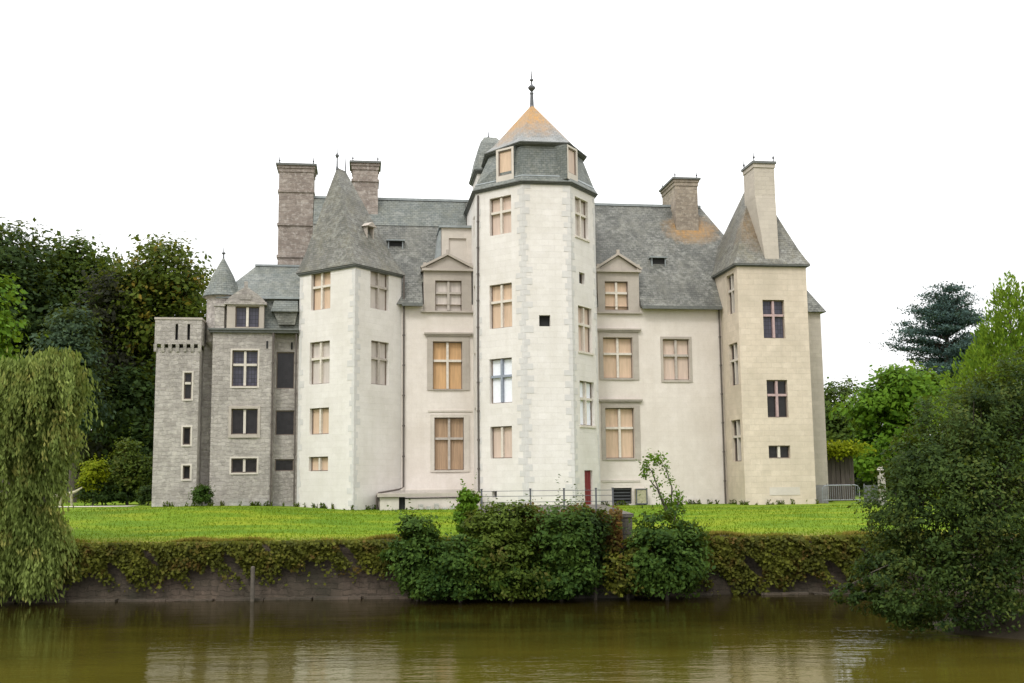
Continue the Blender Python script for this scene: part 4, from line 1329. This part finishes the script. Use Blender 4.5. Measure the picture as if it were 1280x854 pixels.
def plant(name, Y, spec, n, size, mat, label, cat, basepx=None, r0=.3, clump=.2, per=40, group=None, inner=.25, aspect=.6, basez=None, extra=3, sink=-.7, trunk='trunk', crown='crown'):
    lob = px_lobes(Y, spec)
    bx = wpt(basepx, 600, Y).x if basepx is not None else lob[0][0]
    bz = ground_z(bx, Y) if basez is None else basez
    e = empty(name, (bx, Y, bz))
    tag(e, label, cat, group)
    loc_ = [(l[0] - bx, l[1] - Y, l[2] - bz, *l[3:]) for l in lob]
    limbs((0, 0, 0), loc_, r0, trunk, e, extra=extra)
    C, D = blob(loc_, n, clump, per, inner, sink)
    size_f = np.where(rng.random(len(C)) < .2, 1.5, 1.0)
    keep = C[:, 2] > .05
    C, D, size_f = C[keep], D[keep], size_f[keep]
    k_ = rng.integers(0, len(C), max(10, n // 260))
    far_ = size > .2          # shoots standing out of the outline
    e_, f_, g_ = [C], [D], [size_f]
    for q, dd in zip(C[k_], D[k_]):
        u_ = dd / max(np.linalg.norm(dd), .1) + rng.normal(size=3) * .35 + np.array([0, 0, .35])
        t_ = np.linspace(0, 1, 16)[:, None]
        e_.append(q + u_ * t_ * size * (rng.uniform(1.0, 2.2) if far_ else rng.uniform(2.0, 5.0)) + rng.normal(size=(16, 3)) * size * .3)
        f_.append(np.tile(dd, (16, 1))); g_.append(np.full(16, .8))
    C, D, size_f = np.concatenate(e_), np.concatenate(f_), np.concatenate(g_)
    leaf_mesh(crown, C, size * size_f * rng.uniform(.6, 1.35, len(C)), mat, e, aspect, nrm=D)
    return e

LF = {
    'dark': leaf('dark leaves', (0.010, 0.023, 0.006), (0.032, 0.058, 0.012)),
    'mid': leaf('mid green leaves', (0.020, 0.042, 0.006), (0.065, 0.10, 0.013)),
    'autumn': leaf('green leaves turning yellow', (0.025, 0.045, 0.005), (0.085, 0.115, 0.012), (0.19, 0.13, 0.016)),
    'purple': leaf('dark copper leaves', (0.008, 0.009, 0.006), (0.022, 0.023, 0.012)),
    'blue': leaf('blue green leaves', (0.020, 0.040, 0.024), (0.055, 0.088, 0.045)),
    'bright': leaf('bright green leaves', (0.040, 0.10, 0.006), (0.12, 0.225, 0.016), trans=.4),
    'cedar': leaf('blue cedar needles', (0.020, 0.045, 0.043), (0.070, 0.112, 0.10), trans=.1),
    'thuja': leaf('yellow green conifer sprays', (0.06, 0.13, 0.010), (0.21, 0.31, 0.025), trans=.25),
    'olive': leaf('olive willow leaves', (0.010, 0.025, 0.006), (0.052, 0.086, 0.016), (0.09, 0.11, 0.022)),
    'weep': leaf('weeping willow leaves', (0.080, 0.115, 0.022), (0.22, 0.275, 0.068), (0.28, 0.27, 0.07), trans=.35),
    'lime': leaf('lime yellow leaves', (0.11, 0.16, 0.005), (0.26, 0.29, 0.008), trans=.4),
    'shrub': leaf('bank shrub leaves', (0.016, 0.042, 0.007), (0.066, 0.118, 0.018)),
    'shrub2': leaf('olive shrub leaves', (0.027, 0.05, 0.007), (0.090, 0.128, 0.016), (0.09, 0.085, 0.018)),
    'ivy': leaf('russet and olive ivy leaves', (0.036, 0.040, 0.006), (0.110, 0.118, 0.013), (0.10, 0.062, 0.014), trans=.2, hue_scale=.9),
    'rust': leaf('rusty creeper leaves', (0.045, 0.024, 0.008), (0.15, 0.075, 0.018), (0.09, 0.10, 0.015), hue_scale=1.2),
    'grass': leaf('grass blades', (0.085, 0.155, 0.005), (0.14, 0.21, 0.008), trans=.4, hue_scale=.4),
    'straw': leaf('dry grass blades', (0.12, 0.10, 0.015), (0.27, 0.20, 0.045), (0.10, 0.13, 0.01), trans=.3),
}

# --- left wood
GT = 'trees of the wood at the left'
plant('broadleaf_tree', 90, [(5, 330, 50, 45, 0, 4), (25, 390, 48, 60, 0, 4), (-15, 440, 60, 70, 0, 4), (40, 480, 40, 80, 1, 4)], 17000, .42, LF['dark'], 'tall dark green tree at the left edge of the wood', 'tree', 10, .45, group=GT, clump=.26)
plant('broadleaf_tree', 95, [(95, 335, 42, 32, 0, 4), (70, 380, 42, 50, 0, 4), (115, 390, 38, 60, 0, 4), (85, 450, 50, 70, 1, 4)], 17000, .40, LF['mid'], 'loose crowned mid green tree second from the left in the wood', 'tree', 92, .45, group=GT, clump=.26)
plant('broadleaf_tree', 88, [(205, 345, 42, 36, 0, 4), (178, 375, 34, 40, 0, 3.5), (232, 375, 26, 40, 0, 3.5), (200, 420, 50, 50, 0, 4), (185, 490, 45, 60, 2, 4)], 19000, .38, LF['autumn'], 'tree with yellowing leaves rising behind the battlemented tower', 'tree', 200, .45, group=GT, clump=.24)
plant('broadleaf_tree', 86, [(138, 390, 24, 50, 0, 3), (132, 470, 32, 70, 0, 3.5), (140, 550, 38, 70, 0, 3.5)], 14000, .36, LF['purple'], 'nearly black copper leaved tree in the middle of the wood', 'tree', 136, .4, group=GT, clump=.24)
plant('broadleaf_tree', 78, [(92, 415, 24, 28, 0, 2.4), (100, 455, 22, 30, 0, 2.4), (78, 450, 24, 40, 0, 2.4), (95, 510, 24, 50, 0, 2.4)], 11000, .30, LF['blue'], 'blue green tree standing in front of the dark wood above the willow', 'tree', 92, .25, group=GT, clump=.24)
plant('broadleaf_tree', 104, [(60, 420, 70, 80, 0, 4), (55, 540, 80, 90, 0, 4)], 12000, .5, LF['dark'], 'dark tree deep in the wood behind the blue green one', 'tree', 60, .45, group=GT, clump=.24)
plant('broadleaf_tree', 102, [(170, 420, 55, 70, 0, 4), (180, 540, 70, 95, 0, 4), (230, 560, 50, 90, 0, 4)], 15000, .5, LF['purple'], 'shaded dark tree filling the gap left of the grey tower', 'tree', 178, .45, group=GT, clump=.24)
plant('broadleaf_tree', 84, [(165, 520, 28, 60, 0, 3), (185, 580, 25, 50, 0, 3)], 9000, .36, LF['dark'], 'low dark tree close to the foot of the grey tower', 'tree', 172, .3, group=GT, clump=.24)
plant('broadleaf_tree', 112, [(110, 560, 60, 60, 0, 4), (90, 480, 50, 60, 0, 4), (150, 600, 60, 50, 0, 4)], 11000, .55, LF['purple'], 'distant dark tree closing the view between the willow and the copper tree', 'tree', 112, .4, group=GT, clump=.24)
plant('broadleaf_tree', 100, [(20, 590, 60, 40, 0, 4), (70, 600, 40, 30, 0, 4)], 9000, .5, LF['dark'], 'low dark tree behind the willow at the foot of the wood', 'tree', 30, .3, group=GT, clump=.24)
# understorey
GS = 'shrubs below the wood at the left'
plant('shrub', 68, [(158, 572, 12, 22, 0, 1), (160, 598, 20, 26, 0, 1.2)], 5000, .17, LF['shrub2'], 'tall pointed shrub with russet tips left of the grey tower', 'shrub', 160, .08, group=GS, clump=.25, trunk='stem', crown='foliage')
plant('shrub', 67, [(118, 592, 14, 13, 0, .8), (112, 606, 14, 10, 0, .8)], 3500, .17, LF['lime'], 'bright yellow green shrub at the edge of the wood', 'shrub', 117, .06, group=GS, clump=.25, trunk='stem', crown='foliage')
plant('shrub', 67.5, [(120, 618, 22, 14, 0, 1), (145, 620, 18, 12, 0, 1)], 3500, .16, LF['dark'], 'low dark green shrub under the yellow green one', 'shrub', 130, .06, group=GS, clump=.25, trunk='stem', crown='foliage')
plant('shrub', 66, [(186, 620, 11, 12, 0, .7)], 2500, .12, LF['dark'], 'small rounded dark bush touching the left corner of the grey tower', 'shrub', 186, .05, group=GS, clump=.22, trunk='stem', crown='foliage')
plant('shrub', 69, [(180, 600, 16, 26, 0, 1), (168, 618, 14, 12, 0, 1)], 3500, .17, LF['mid'], 'mid green shrub between the pointed shrub and the grey tower', 'shrub', 178, .06, group=GS, clump=.25, trunk='stem', crown='foliage')
plant('shrub', 61.8, [(253, 621, 10, 12, 0, .5)], 3000, .11, LF['shrub'], 'round green bush against the foot of the grey tower', 'shrub', 253, .05, clump=.22, trunk='stem', crown='foliage')
plant('broadleaf_tree', 50, [(-12, 385, 26, 40, 0, 1.4), (-30, 430, 40, 50, 0, 1.8)], 3500, .28, LF['bright'], 'bright green leafy branches entering at the far left above the willow', 'tree', -40, .2, clump=.26, per=25, aspect=.75)

# --- right trees
GR = 'trees beyond the lawn at the right'
plant('broadleaf_tree', 96, [(1050, 520, 26, 36, 0, 3), (1068, 560, 30, 40, 0, 3), (1040, 560, 22, 36, 0, 3)], 11000, .36, LF['mid'], 'mid green tree just right of the beige tower', 'tree', 1052, .3, group=GR, clump=.24)
plant('broadleaf_tree', 84, [(1128, 492, 44, 30, 0, 3.4), (1092, 512, 32, 26, 0, 3), (1165, 508, 34, 34, 0, 3), (1120, 550, 48, 40, 0, 3.4), (1085, 575, 26, 28, 0, 2.6)], 15000, .38, LF['bright'], 'broad bright green tree in front of the blue cedar', 'tree', 1125, .35, group=GR, clump=.2, per=55)
plant('broadleaf_tree', 90, [(1085, 605, 40, 26, 0, 2), (1140, 600, 50, 40, 0, 3), (1060, 600, 22, 30, 3, 2)], 9000, .36, LF['dark'], 'dark low tree below the bright green one', 'tree', 1110, .3, group=GR, clump=.24)
# cedar: layered boughs
def cedar():
    Y = 108
    b0 = wpt(1190, 600, Y)
    e = empty('cedar_tree', (b0.x, Y, 0))
    tag(e, 'blue green cedar with layered boughs and ragged outline', 'tree', GR)
    k = Y / FPX
    H = wpt(1185, 362, Y).z
    tb = MB()
    tb.tube([(0, 0, -.4), (.1, 0, H * .5), (.6, 0, H * .97)], [.5, .34, .06], 9)
    C, A = [], []
    for i in range(105):
        z = H * random.uniform(.45, .99)
        f = 1 - (z / H - .45) / .55
        ang = random.uniform(0, 2 * math.pi)
        reach = (12 + 66 * f ** .7) * k * random.uniform(.55, 1.1)
        s = Vector((.1 + z / H * .4, 0, z * .97))
        t = Vector((s.x + math.cos(ang) * reach, math.sin(ang) * reach, z + reach * random.uniform(.0, .42)))
        tb.tube([s, s.lerp(t, .5) + Vector((0, 0, .15)), t], [.11, .07, .02], 6)
        for j in range(int(3 + reach * 1.8)):
            q = s.lerp(t, random.uniform(.25, 1.05))
            sp_ = .35 + .5 * random.random()
            nn = 45
            off = rng.normal(size=(nn, 3)) * np.array([sp_, sp_, .11])
            C.append(np.array(q) + off + np.array([0, 0, .12]))
    tb.build('trunk', M['bark'], e)
    C = np.concatenate(C)
    leaf_mesh('crown', C, .34 * rng.uniform(.6, 1.3, len(C)), LF['cedar'], e, .35)
cedar()
# conifer with upright sprays
def thuja():
    Y = 62
    k = Y / FPX
    tip = wpt(1259, 346, Y)
    e = empty('conifer_tree', (tip.x, Y, 0))
    tag(e, 'yellow green conifer with pointed top behind the big bush', 'tree', GR)
    H = tip.z
    tb = MB(); tb.tube([(0, 0, -.3), (0, 0, H * .97)], [.3, .02], 8); tb.build('trunk', M['bark'], e)
    C, A = [], []
    for i in range(900):
        f = random.random() ** .6
        z = H * (1 - f * .95)
        prof = min(5.6 * (f ** .8) + .05, 4.7)
        ang = random.uniform(0, 2 * math.pi)
        rr = prof * random.uniform(.4, 1.1)
        c = np.array([math.cos(ang) * rr, math.sin(ang) * rr, z])
        n = int(30 + 90 * f)
        g_ = .10 + .22 * f
        up = np.clip(rng.normal(size=(n, 3)), -2, 2) * np.array([g_, g_, g_ * 2.3])
        up[:, :2] *= np.clip(1.1 - up[:, 2:3] / (g_ * 5), .25, 1.3)
        C.append(c + up)
        A.append(np.tile(np.array([math.cos(ang) * .45, math.sin(ang) * .45, 1.0]), (n, 1)))
    C, A = np.concatenate(C), np.concatenate(A)
    leaf_mesh('crown', C, .24 * rng.uniform(.6, 1.3, len(C)), LF['thuja'], e, .4, axis=A)
thuja()
# the big bush over the water
plant('willow_bush', 33.5, [(1296, 482, 46, 42, .5, 1.5), (1268, 505, 56, 48, .3, 1.6), (1225, 520, 48, 46, .3, 1.5), (1200, 545, 54, 58, 0, 1.7), (1160, 585, 54, 50, 0, 1.6), (1290, 590, 90, 90, 0, 2), (1215, 640, 95, 80, -.4, 2), (1130, 645, 46, 62, 0, 1.4), (1170, 710, 76, 66, -.6, 1.6), (1265, 730, 85, 72, -.4, 1.8), (1108, 715, 40, 30, -.6, 1.0), (1072, 744, 30, 12, -.8, .6), (1120, 752, 42, 26, -.8, .9), (1180, 775, 50, 24, -.8, .9)],
      76000, .115, LF['olive'], 'huge dark olive bush leaning over the water at the right', 'bush', 1215, .28, clump=.15, per=70, basez=-2.9, extra=4, inner=.25, sink=-1.1, aspect=.5)
# weeping willow
def weeping():
    Y = 44.2
    bx = wpt(20, 600, Y).x
    bz = ground_z(bx, 46.5)
    e = empty('weeping_willow', (bx, Y + 2, bz))
    tag(e, 'weeping willow with yellow green curtains of leaves hanging to the water', 'tree')
    ox = np.array([bx, Y + 2, bz])
    k = Y / FPX
    # crown heads the strands fall from: px, py, radius px
    heads = [(44, 468, 25), (80, 457, 15), (95, 486, 11), (8, 486, 26), (-25, 505, 38), (50, 500, 28), (72, 530, 14), (15, 560, 36), (42, 620, 26), (-20, 560, 50), (58, 665, 18), (25, 650, 30), (14, 695, 28), (48, 700, 18), (-15, 690, 30)]
    wgt = np.array([h_[2] for h_ in heads], float); wgt /= wgt.sum()
    C, A = [], []
    tb = MB()
    tb.tube([(0, 0, -.4), (.2, 0, 2.2), (.4, -.3, 4.5), (.6, -.6, 6.6)], [.5, .4, .28, .08], 10)
    for hd in heads:
        c = wpt(hd[0], hd[1], Y + random.uniform(-.8, 1.2))
        tb.tube([(.25, -.1, 2.6), tuple((Vector(c) - Vector(ox)) * .5 + Vector((0, 0, 1.6))), tuple(Vector(c) - Vector(ox))], [.16, .1, .03], 6)
    tb.build('trunk', M['bark'], e)
    for i in range(430):                       # bunches of strands
        hd = heads[rng.choice(len(heads), p=wgt)]
        c = np.array(wpt(hd[0], hd[1], Y))
        d = rng.normal(size=3); d /= np.linalg.norm(d); d[2] = abs(d[2])
        r = hd[2] * k
        p0 = c + d * np.array([r, r * 1.3, r * .9]) * rng.uniform(.5, 1.25)
        arch = rng.uniform(.25, .8)
        bl = rng.uniform(.7, 2.5)
        for j_ in range(11):
            p = p0 + rng.normal(size=3) * np.array([.17, .17, .12])
            low = WATER + .12 + abs(rng.normal()) * .4
            ln = min(bl * rng.uniform(.55, 1.15), p[2] - low)
            if ln < .4: continue
            m_ = int(ln / .10)
            t = np.linspace(0, 1, m_)[:, None]
            outw = np.array([d[0], d[1], 0]) * arch * (1 + .25 * rng.normal())
            sway = rng.normal(size=3) * np.array([.16, .16, 0])
            rise = np.array([0, 0, .5]) * arch
            q = p + outw * (1 - (1 - t) ** 2) + sway * t * t + rise * np.sin(np.minimum(t * 4, 1) * math.pi) + np.array([0, 0, -1]) * (ln * t ** 1.25)
            q += rng.normal(size=q.shape) * .05
            C.append(q)
            A.append(np.tile(np.array([outw[0] * .5, outw[1] * .5, -1.0]), (m_, 1)))
    C, A = np.concatenate(C) - ox, np.concatenate(A)
    leaf_mesh('crown', C, .23 * rng.uniform(.7, 1.3, len(C)), LF['weep'], e, .34, axis=A)
weeping()

# --- shrubs on the bank
GB = 'shrubs on the moat bank'
bk = dict(cat='shrub', r0=.07, group=GB, clump=.2, per=60, basez=-2.95, trunk='stem', crown='foliage', extra=2, sink=-1.1)
plant('shrub', 43.6, [(522, 668, 20, 26, 0, .7), (532, 705, 34, 34, 0, .9), (500, 688, 22, 10, .3, .5)], 9000, .15, LF['shrub'], 'dark green shrub at the left end of the bank thicket', **bk)
plant('shrub', 43.0, [(575, 700, 34, 30, 0, .9), (560, 730, 46, 18, 0, .9), (606, 725, 36, 22, 0, .9)], 9000, .15, LF['shrub'], 'wide low shrub touching the water left of the thicket middle', **bk)
plant('shrub', 43.1, [(640, 658, 38, 26, .3, .9), (602, 655, 20, 22, .4, .6), (622, 690, 34, 30, 0, .9), (650, 715, 48, 32, -.1, 1)], 14000, .15, LF['shrub2'], 'rounded olive tinged shrub in the middle of the bank thicket', **bk)
plant('shrub', 43.0, [(700, 674, 38, 42, .1, .9), (708, 725, 42, 22, 0, .9)], 9000, .15, LF['shrub'], 'dense dark shrub right of the thicket middle below the rusty creeper', **bk)
plant('shrub', 43.3, [(742, 655, 17, 22, 0, .5), (738, 690, 18, 30, 0, .5)], 4500, .13, LF['dark'], 'narrow dark green shrub at the right end of the thicket below the red door', **bk)
plant('shrub', 43.4, [(783, 716, 32, 24, 0, .7), (800, 690, 20, 20, 0, .6)], 5000, .14, LF['ivy'], 'olive brown shrub in the gap of the bank under the grey pier', **bk)
plant('shrub', 43.1, [(832, 672, 36, 32, 0, .9), (830, 705, 46, 38, 0, 1), (856, 690, 24, 34, 0, .8)], 12000, .15, LF['shrub'], 'large dark shrub at the right end below the climbing plant', **bk)
lk = dict(bk); lk['basez'] = -1.2
plant('shrub', 44.4, [(584, 628, 13, 14, 0, .45), (582, 648, 15, 20, 0, .5)], 3500, .15, LF['bright'], 'upright light green shrub in front of the white façade', **lk)
# climbing plant with bare leaning stems
e = empty('climbing_plant', (wpt(838, 650, 44.3).x, 44.3, -.6))
tag(e, 'leggy climbing plant arching up on bare stems against the white wall', 'plant')
tb = MB(); C = []
o3 = Vector(e.location)
for path in ([(840, 650), (826, 620), (815, 590), (806, 577)], [(838, 650), (840, 610), (832, 585), (818, 575)], [(842, 655), (848, 628), (846, 615)], [(836, 650), (822, 612), (812, 600)]):
    pts = [wpt(x, y, 44.3 + random.uniform(-.2, .2)) - o3 for x, y in path]
    tb.tube(pts, [.035, .03, .022, .012][:len(pts)], 6)
    for a_, b_ in zip(pts, pts[1:]):
        for t in np.linspace(0, 1, 9):
            q = a_.lerp(b_, t)
            if random.random() < .6: C.append(np.array(q) + rng.normal(size=(9, 3)) * .13)
for (x, y, r_) in ((806, 582, 8), (815, 573, 9), (826, 574, 7), (806, 594, 6), (846, 618, 9), (842, 634, 13), (835, 628, 8), (850, 630, 7)):
    C.append(np.array(wpt(x, y, 44.3) - o3) + rng.normal(size=(70, 3)) * r_ * .5 * 44 / FPX)
tb.build('stem', M['bark'], e)
C = np.concatenate(C)
leaf_mesh('foliage', C, .125 * rng.uniform(.6, 1.4, len(C)), LF['bright'], e, .6)

# ivy on the walls (stuff)
def ivy(name, label, x0, x1, n, zlow, mat, y=BANKY - .2, size=.14, seed=0):
    r = np.random.default_rng(seed)
    x = r.uniform(x0, x1, n * 3)
    f = 0.55 + .16 * np.sin(x * .37 + seed) + .10 * np.sin(x * 1.3 + 2 * seed) + .06 * np.sin(x * 3.7)
    depth = zlow * np.clip(f + .3 + .25 * r.normal(size=n * 3), .2, 1.4)
    t = r.random(n * 3) ** .9
    z = -.72 - t * depth
    hole = np.sin(x * 2.7 + seed) * np.sin(x * 1.1 + z * 3.1) + .5 * np.sin(x * 6.3 + z * 5)
    keep = (r.random(n * 3) < np.clip(1.15 - t ** 1.7, 0.06, 1)) & (hole < 1.15 - .95 * t)
    x, z, t = x[keep][:n], z[keep][:n], t[keep][:n]
    cl = .16 * np.sin(x * 5.1 + z * 4) * np.sin(z * 6 + x * 2)
    yy = y - .08 - np.abs(r.normal(size=len(x))) * .13 - np.clip(cl, 0, 1) - (.15 - .15 * t)
    C = np.stack([x, yy, z], 1)
    D = np.tile(np.array([0, -1.0, .5]), (len(x), 1))
    o = leaf_mesh(name, C, size * r.uniform(.6, 1.4, len(x)), mat, None, .8, nrm=D)
    tag(o, label, kind='stuff')
ivy('ivy', 'russet ivy hanging over the left bank wall', -19.5, -3.8, 17000, 1.45, LF['ivy'], seed=1)
ivy('ivy', 'olive ivy covering the right bank wall', 6.6, 17.5, 17000, 1.95, LF['ivy'], seed=4)
ivy('ivy', 'ivy patches on the bank wall behind the thicket', -4.2, 7.0, 5000, 2.0, LF['shrub2'], seed=6)
n = 6500
x = rng.uniform(wpt(655, 640, 44).x, 4.3, n); dd = rng.random(n)
cc = np.stack([x, BY0 - .05 - rng.random(n) * .5 + (rng.random(n) < .35) * rng.random(n) * 1.2, .40 + .16 * np.sin(x * 3) - dd * 1.5 + rng.normal(size=n) * .08], 1)
o = leaf_mesh('creeper', cc, .14 * rng.uniform(.6, 1.3, n), LF['rust'], None, .75, nrm=np.tile(np.array([0, -1., .7]), (n, 1)))
tag(o, 'rusty brown creeper spilling over the bastion edge', kind='stuff')
n = 2200
q = wpt(1048, 563, 71.6)
cc = np.stack([q.x + rng.normal(size=n) * .75, 71.6 + rng.normal(size=n) * .4, 3.35 + rng.normal(size=n) * .22], 1)
o = leaf_mesh('creeper', cc, .22 * rng.uniform(.6, 1.3, n), LF['lime'], None, .75)
tag(o, 'yellow green creeper over the shed roof', kind='stuff')

# weeds along the foot of the walls (stuff)
W_ = []
for (a, b_, nn) in (((-22.2, -.75), (-19.7, -.75), 500), ((-19.1, -.12), (-14.1, -.1), 900), (DL, DF, 700), (DF, DR, 500), ((3.7, -.12), (12.1, -.12), 1200), ((12.1, -.2), (12.1, -3.3), 300), ((12.1, -3.3), (16.6, -3.3), 700), ((16.6, .4), (19.2, .4), 300)):
    t_ = rng.random(nn)
    t_ = t_[np.sin(t_ * 37 + nn) + np.sin(t_ * 11 + nn) + .5 * np.sin(t_ * 90) > .35]
    for q in t_:
        p_ = Vector(a).lerp(Vector(b_), q)
        g_ = to_world(p_.x + random.uniform(-.06, .06), p_.y - abs(random.gauss(0, .12)) - .03, 0)
        W_.append((g_.x, g_.y, ground_z(g_.x, g_.y) + random.random() ** 2.5 * .26))
C = np.array(W_)
o = leaf_mesh('weeds', C, .2 * rng.uniform(.5, 1.4, len(C)), LF['shrub2'], None, .3, axis=np.tile(np.array([0, 0, 1.0]), (len(C), 1)) + rng.normal(size=(len(C), 3)) * .5)
tag(o, 'weeds and long grass along the foot of the walls', kind='stuff')
# grass (stuff)
n = 34000
gx = rng.uniform(-24, 20, n); gy = BANKY + .1 + 15.5 * rng.random(n) ** 1.15
gz = np.array([ground_z(a, b_) for a, b_ in zip(gx, gy)])
keep = ~((gx > BX0 - .2) & (gx < BX1 + .2))
C = np.stack([gx, gy, gz + .03], 1)[keep]
o = leaf_mesh('grass', C, .10 * rng.uniform(.5, 1.4, len(C)), LF['grass'], None, .3, axis=np.tile(np.array([0, 0, 1.0]), (len(C), 1)) + rng.normal(size=(len(C), 3)) * .35)
tag(o, 'short green grass of the lawn', kind='stuff')
n = 22000
gx = rng.uniform(-22, 19, n); gy = BANKY - .2 + 1.5 * rng.random(n) ** 1.6
gz = np.array([wz(a) for a in gx]) + .05
keep = ~((gx > BX0 - .2) & (gx < BX1 + .2))
C = np.stack([gx, gy, gz + .04], 1)[keep]
o = leaf_mesh('grass', C, .24 * rng.uniform(.5, 1.4, len(C)), LF['straw'], None, .16, axis=np.tile(np.array([0, -.5, .8]), (len(C), 1)) + rng.normal(size=(len(C), 3)) * .45)
tag(o, 'dry straw coloured grass along the top of the bank', kind='stuff')
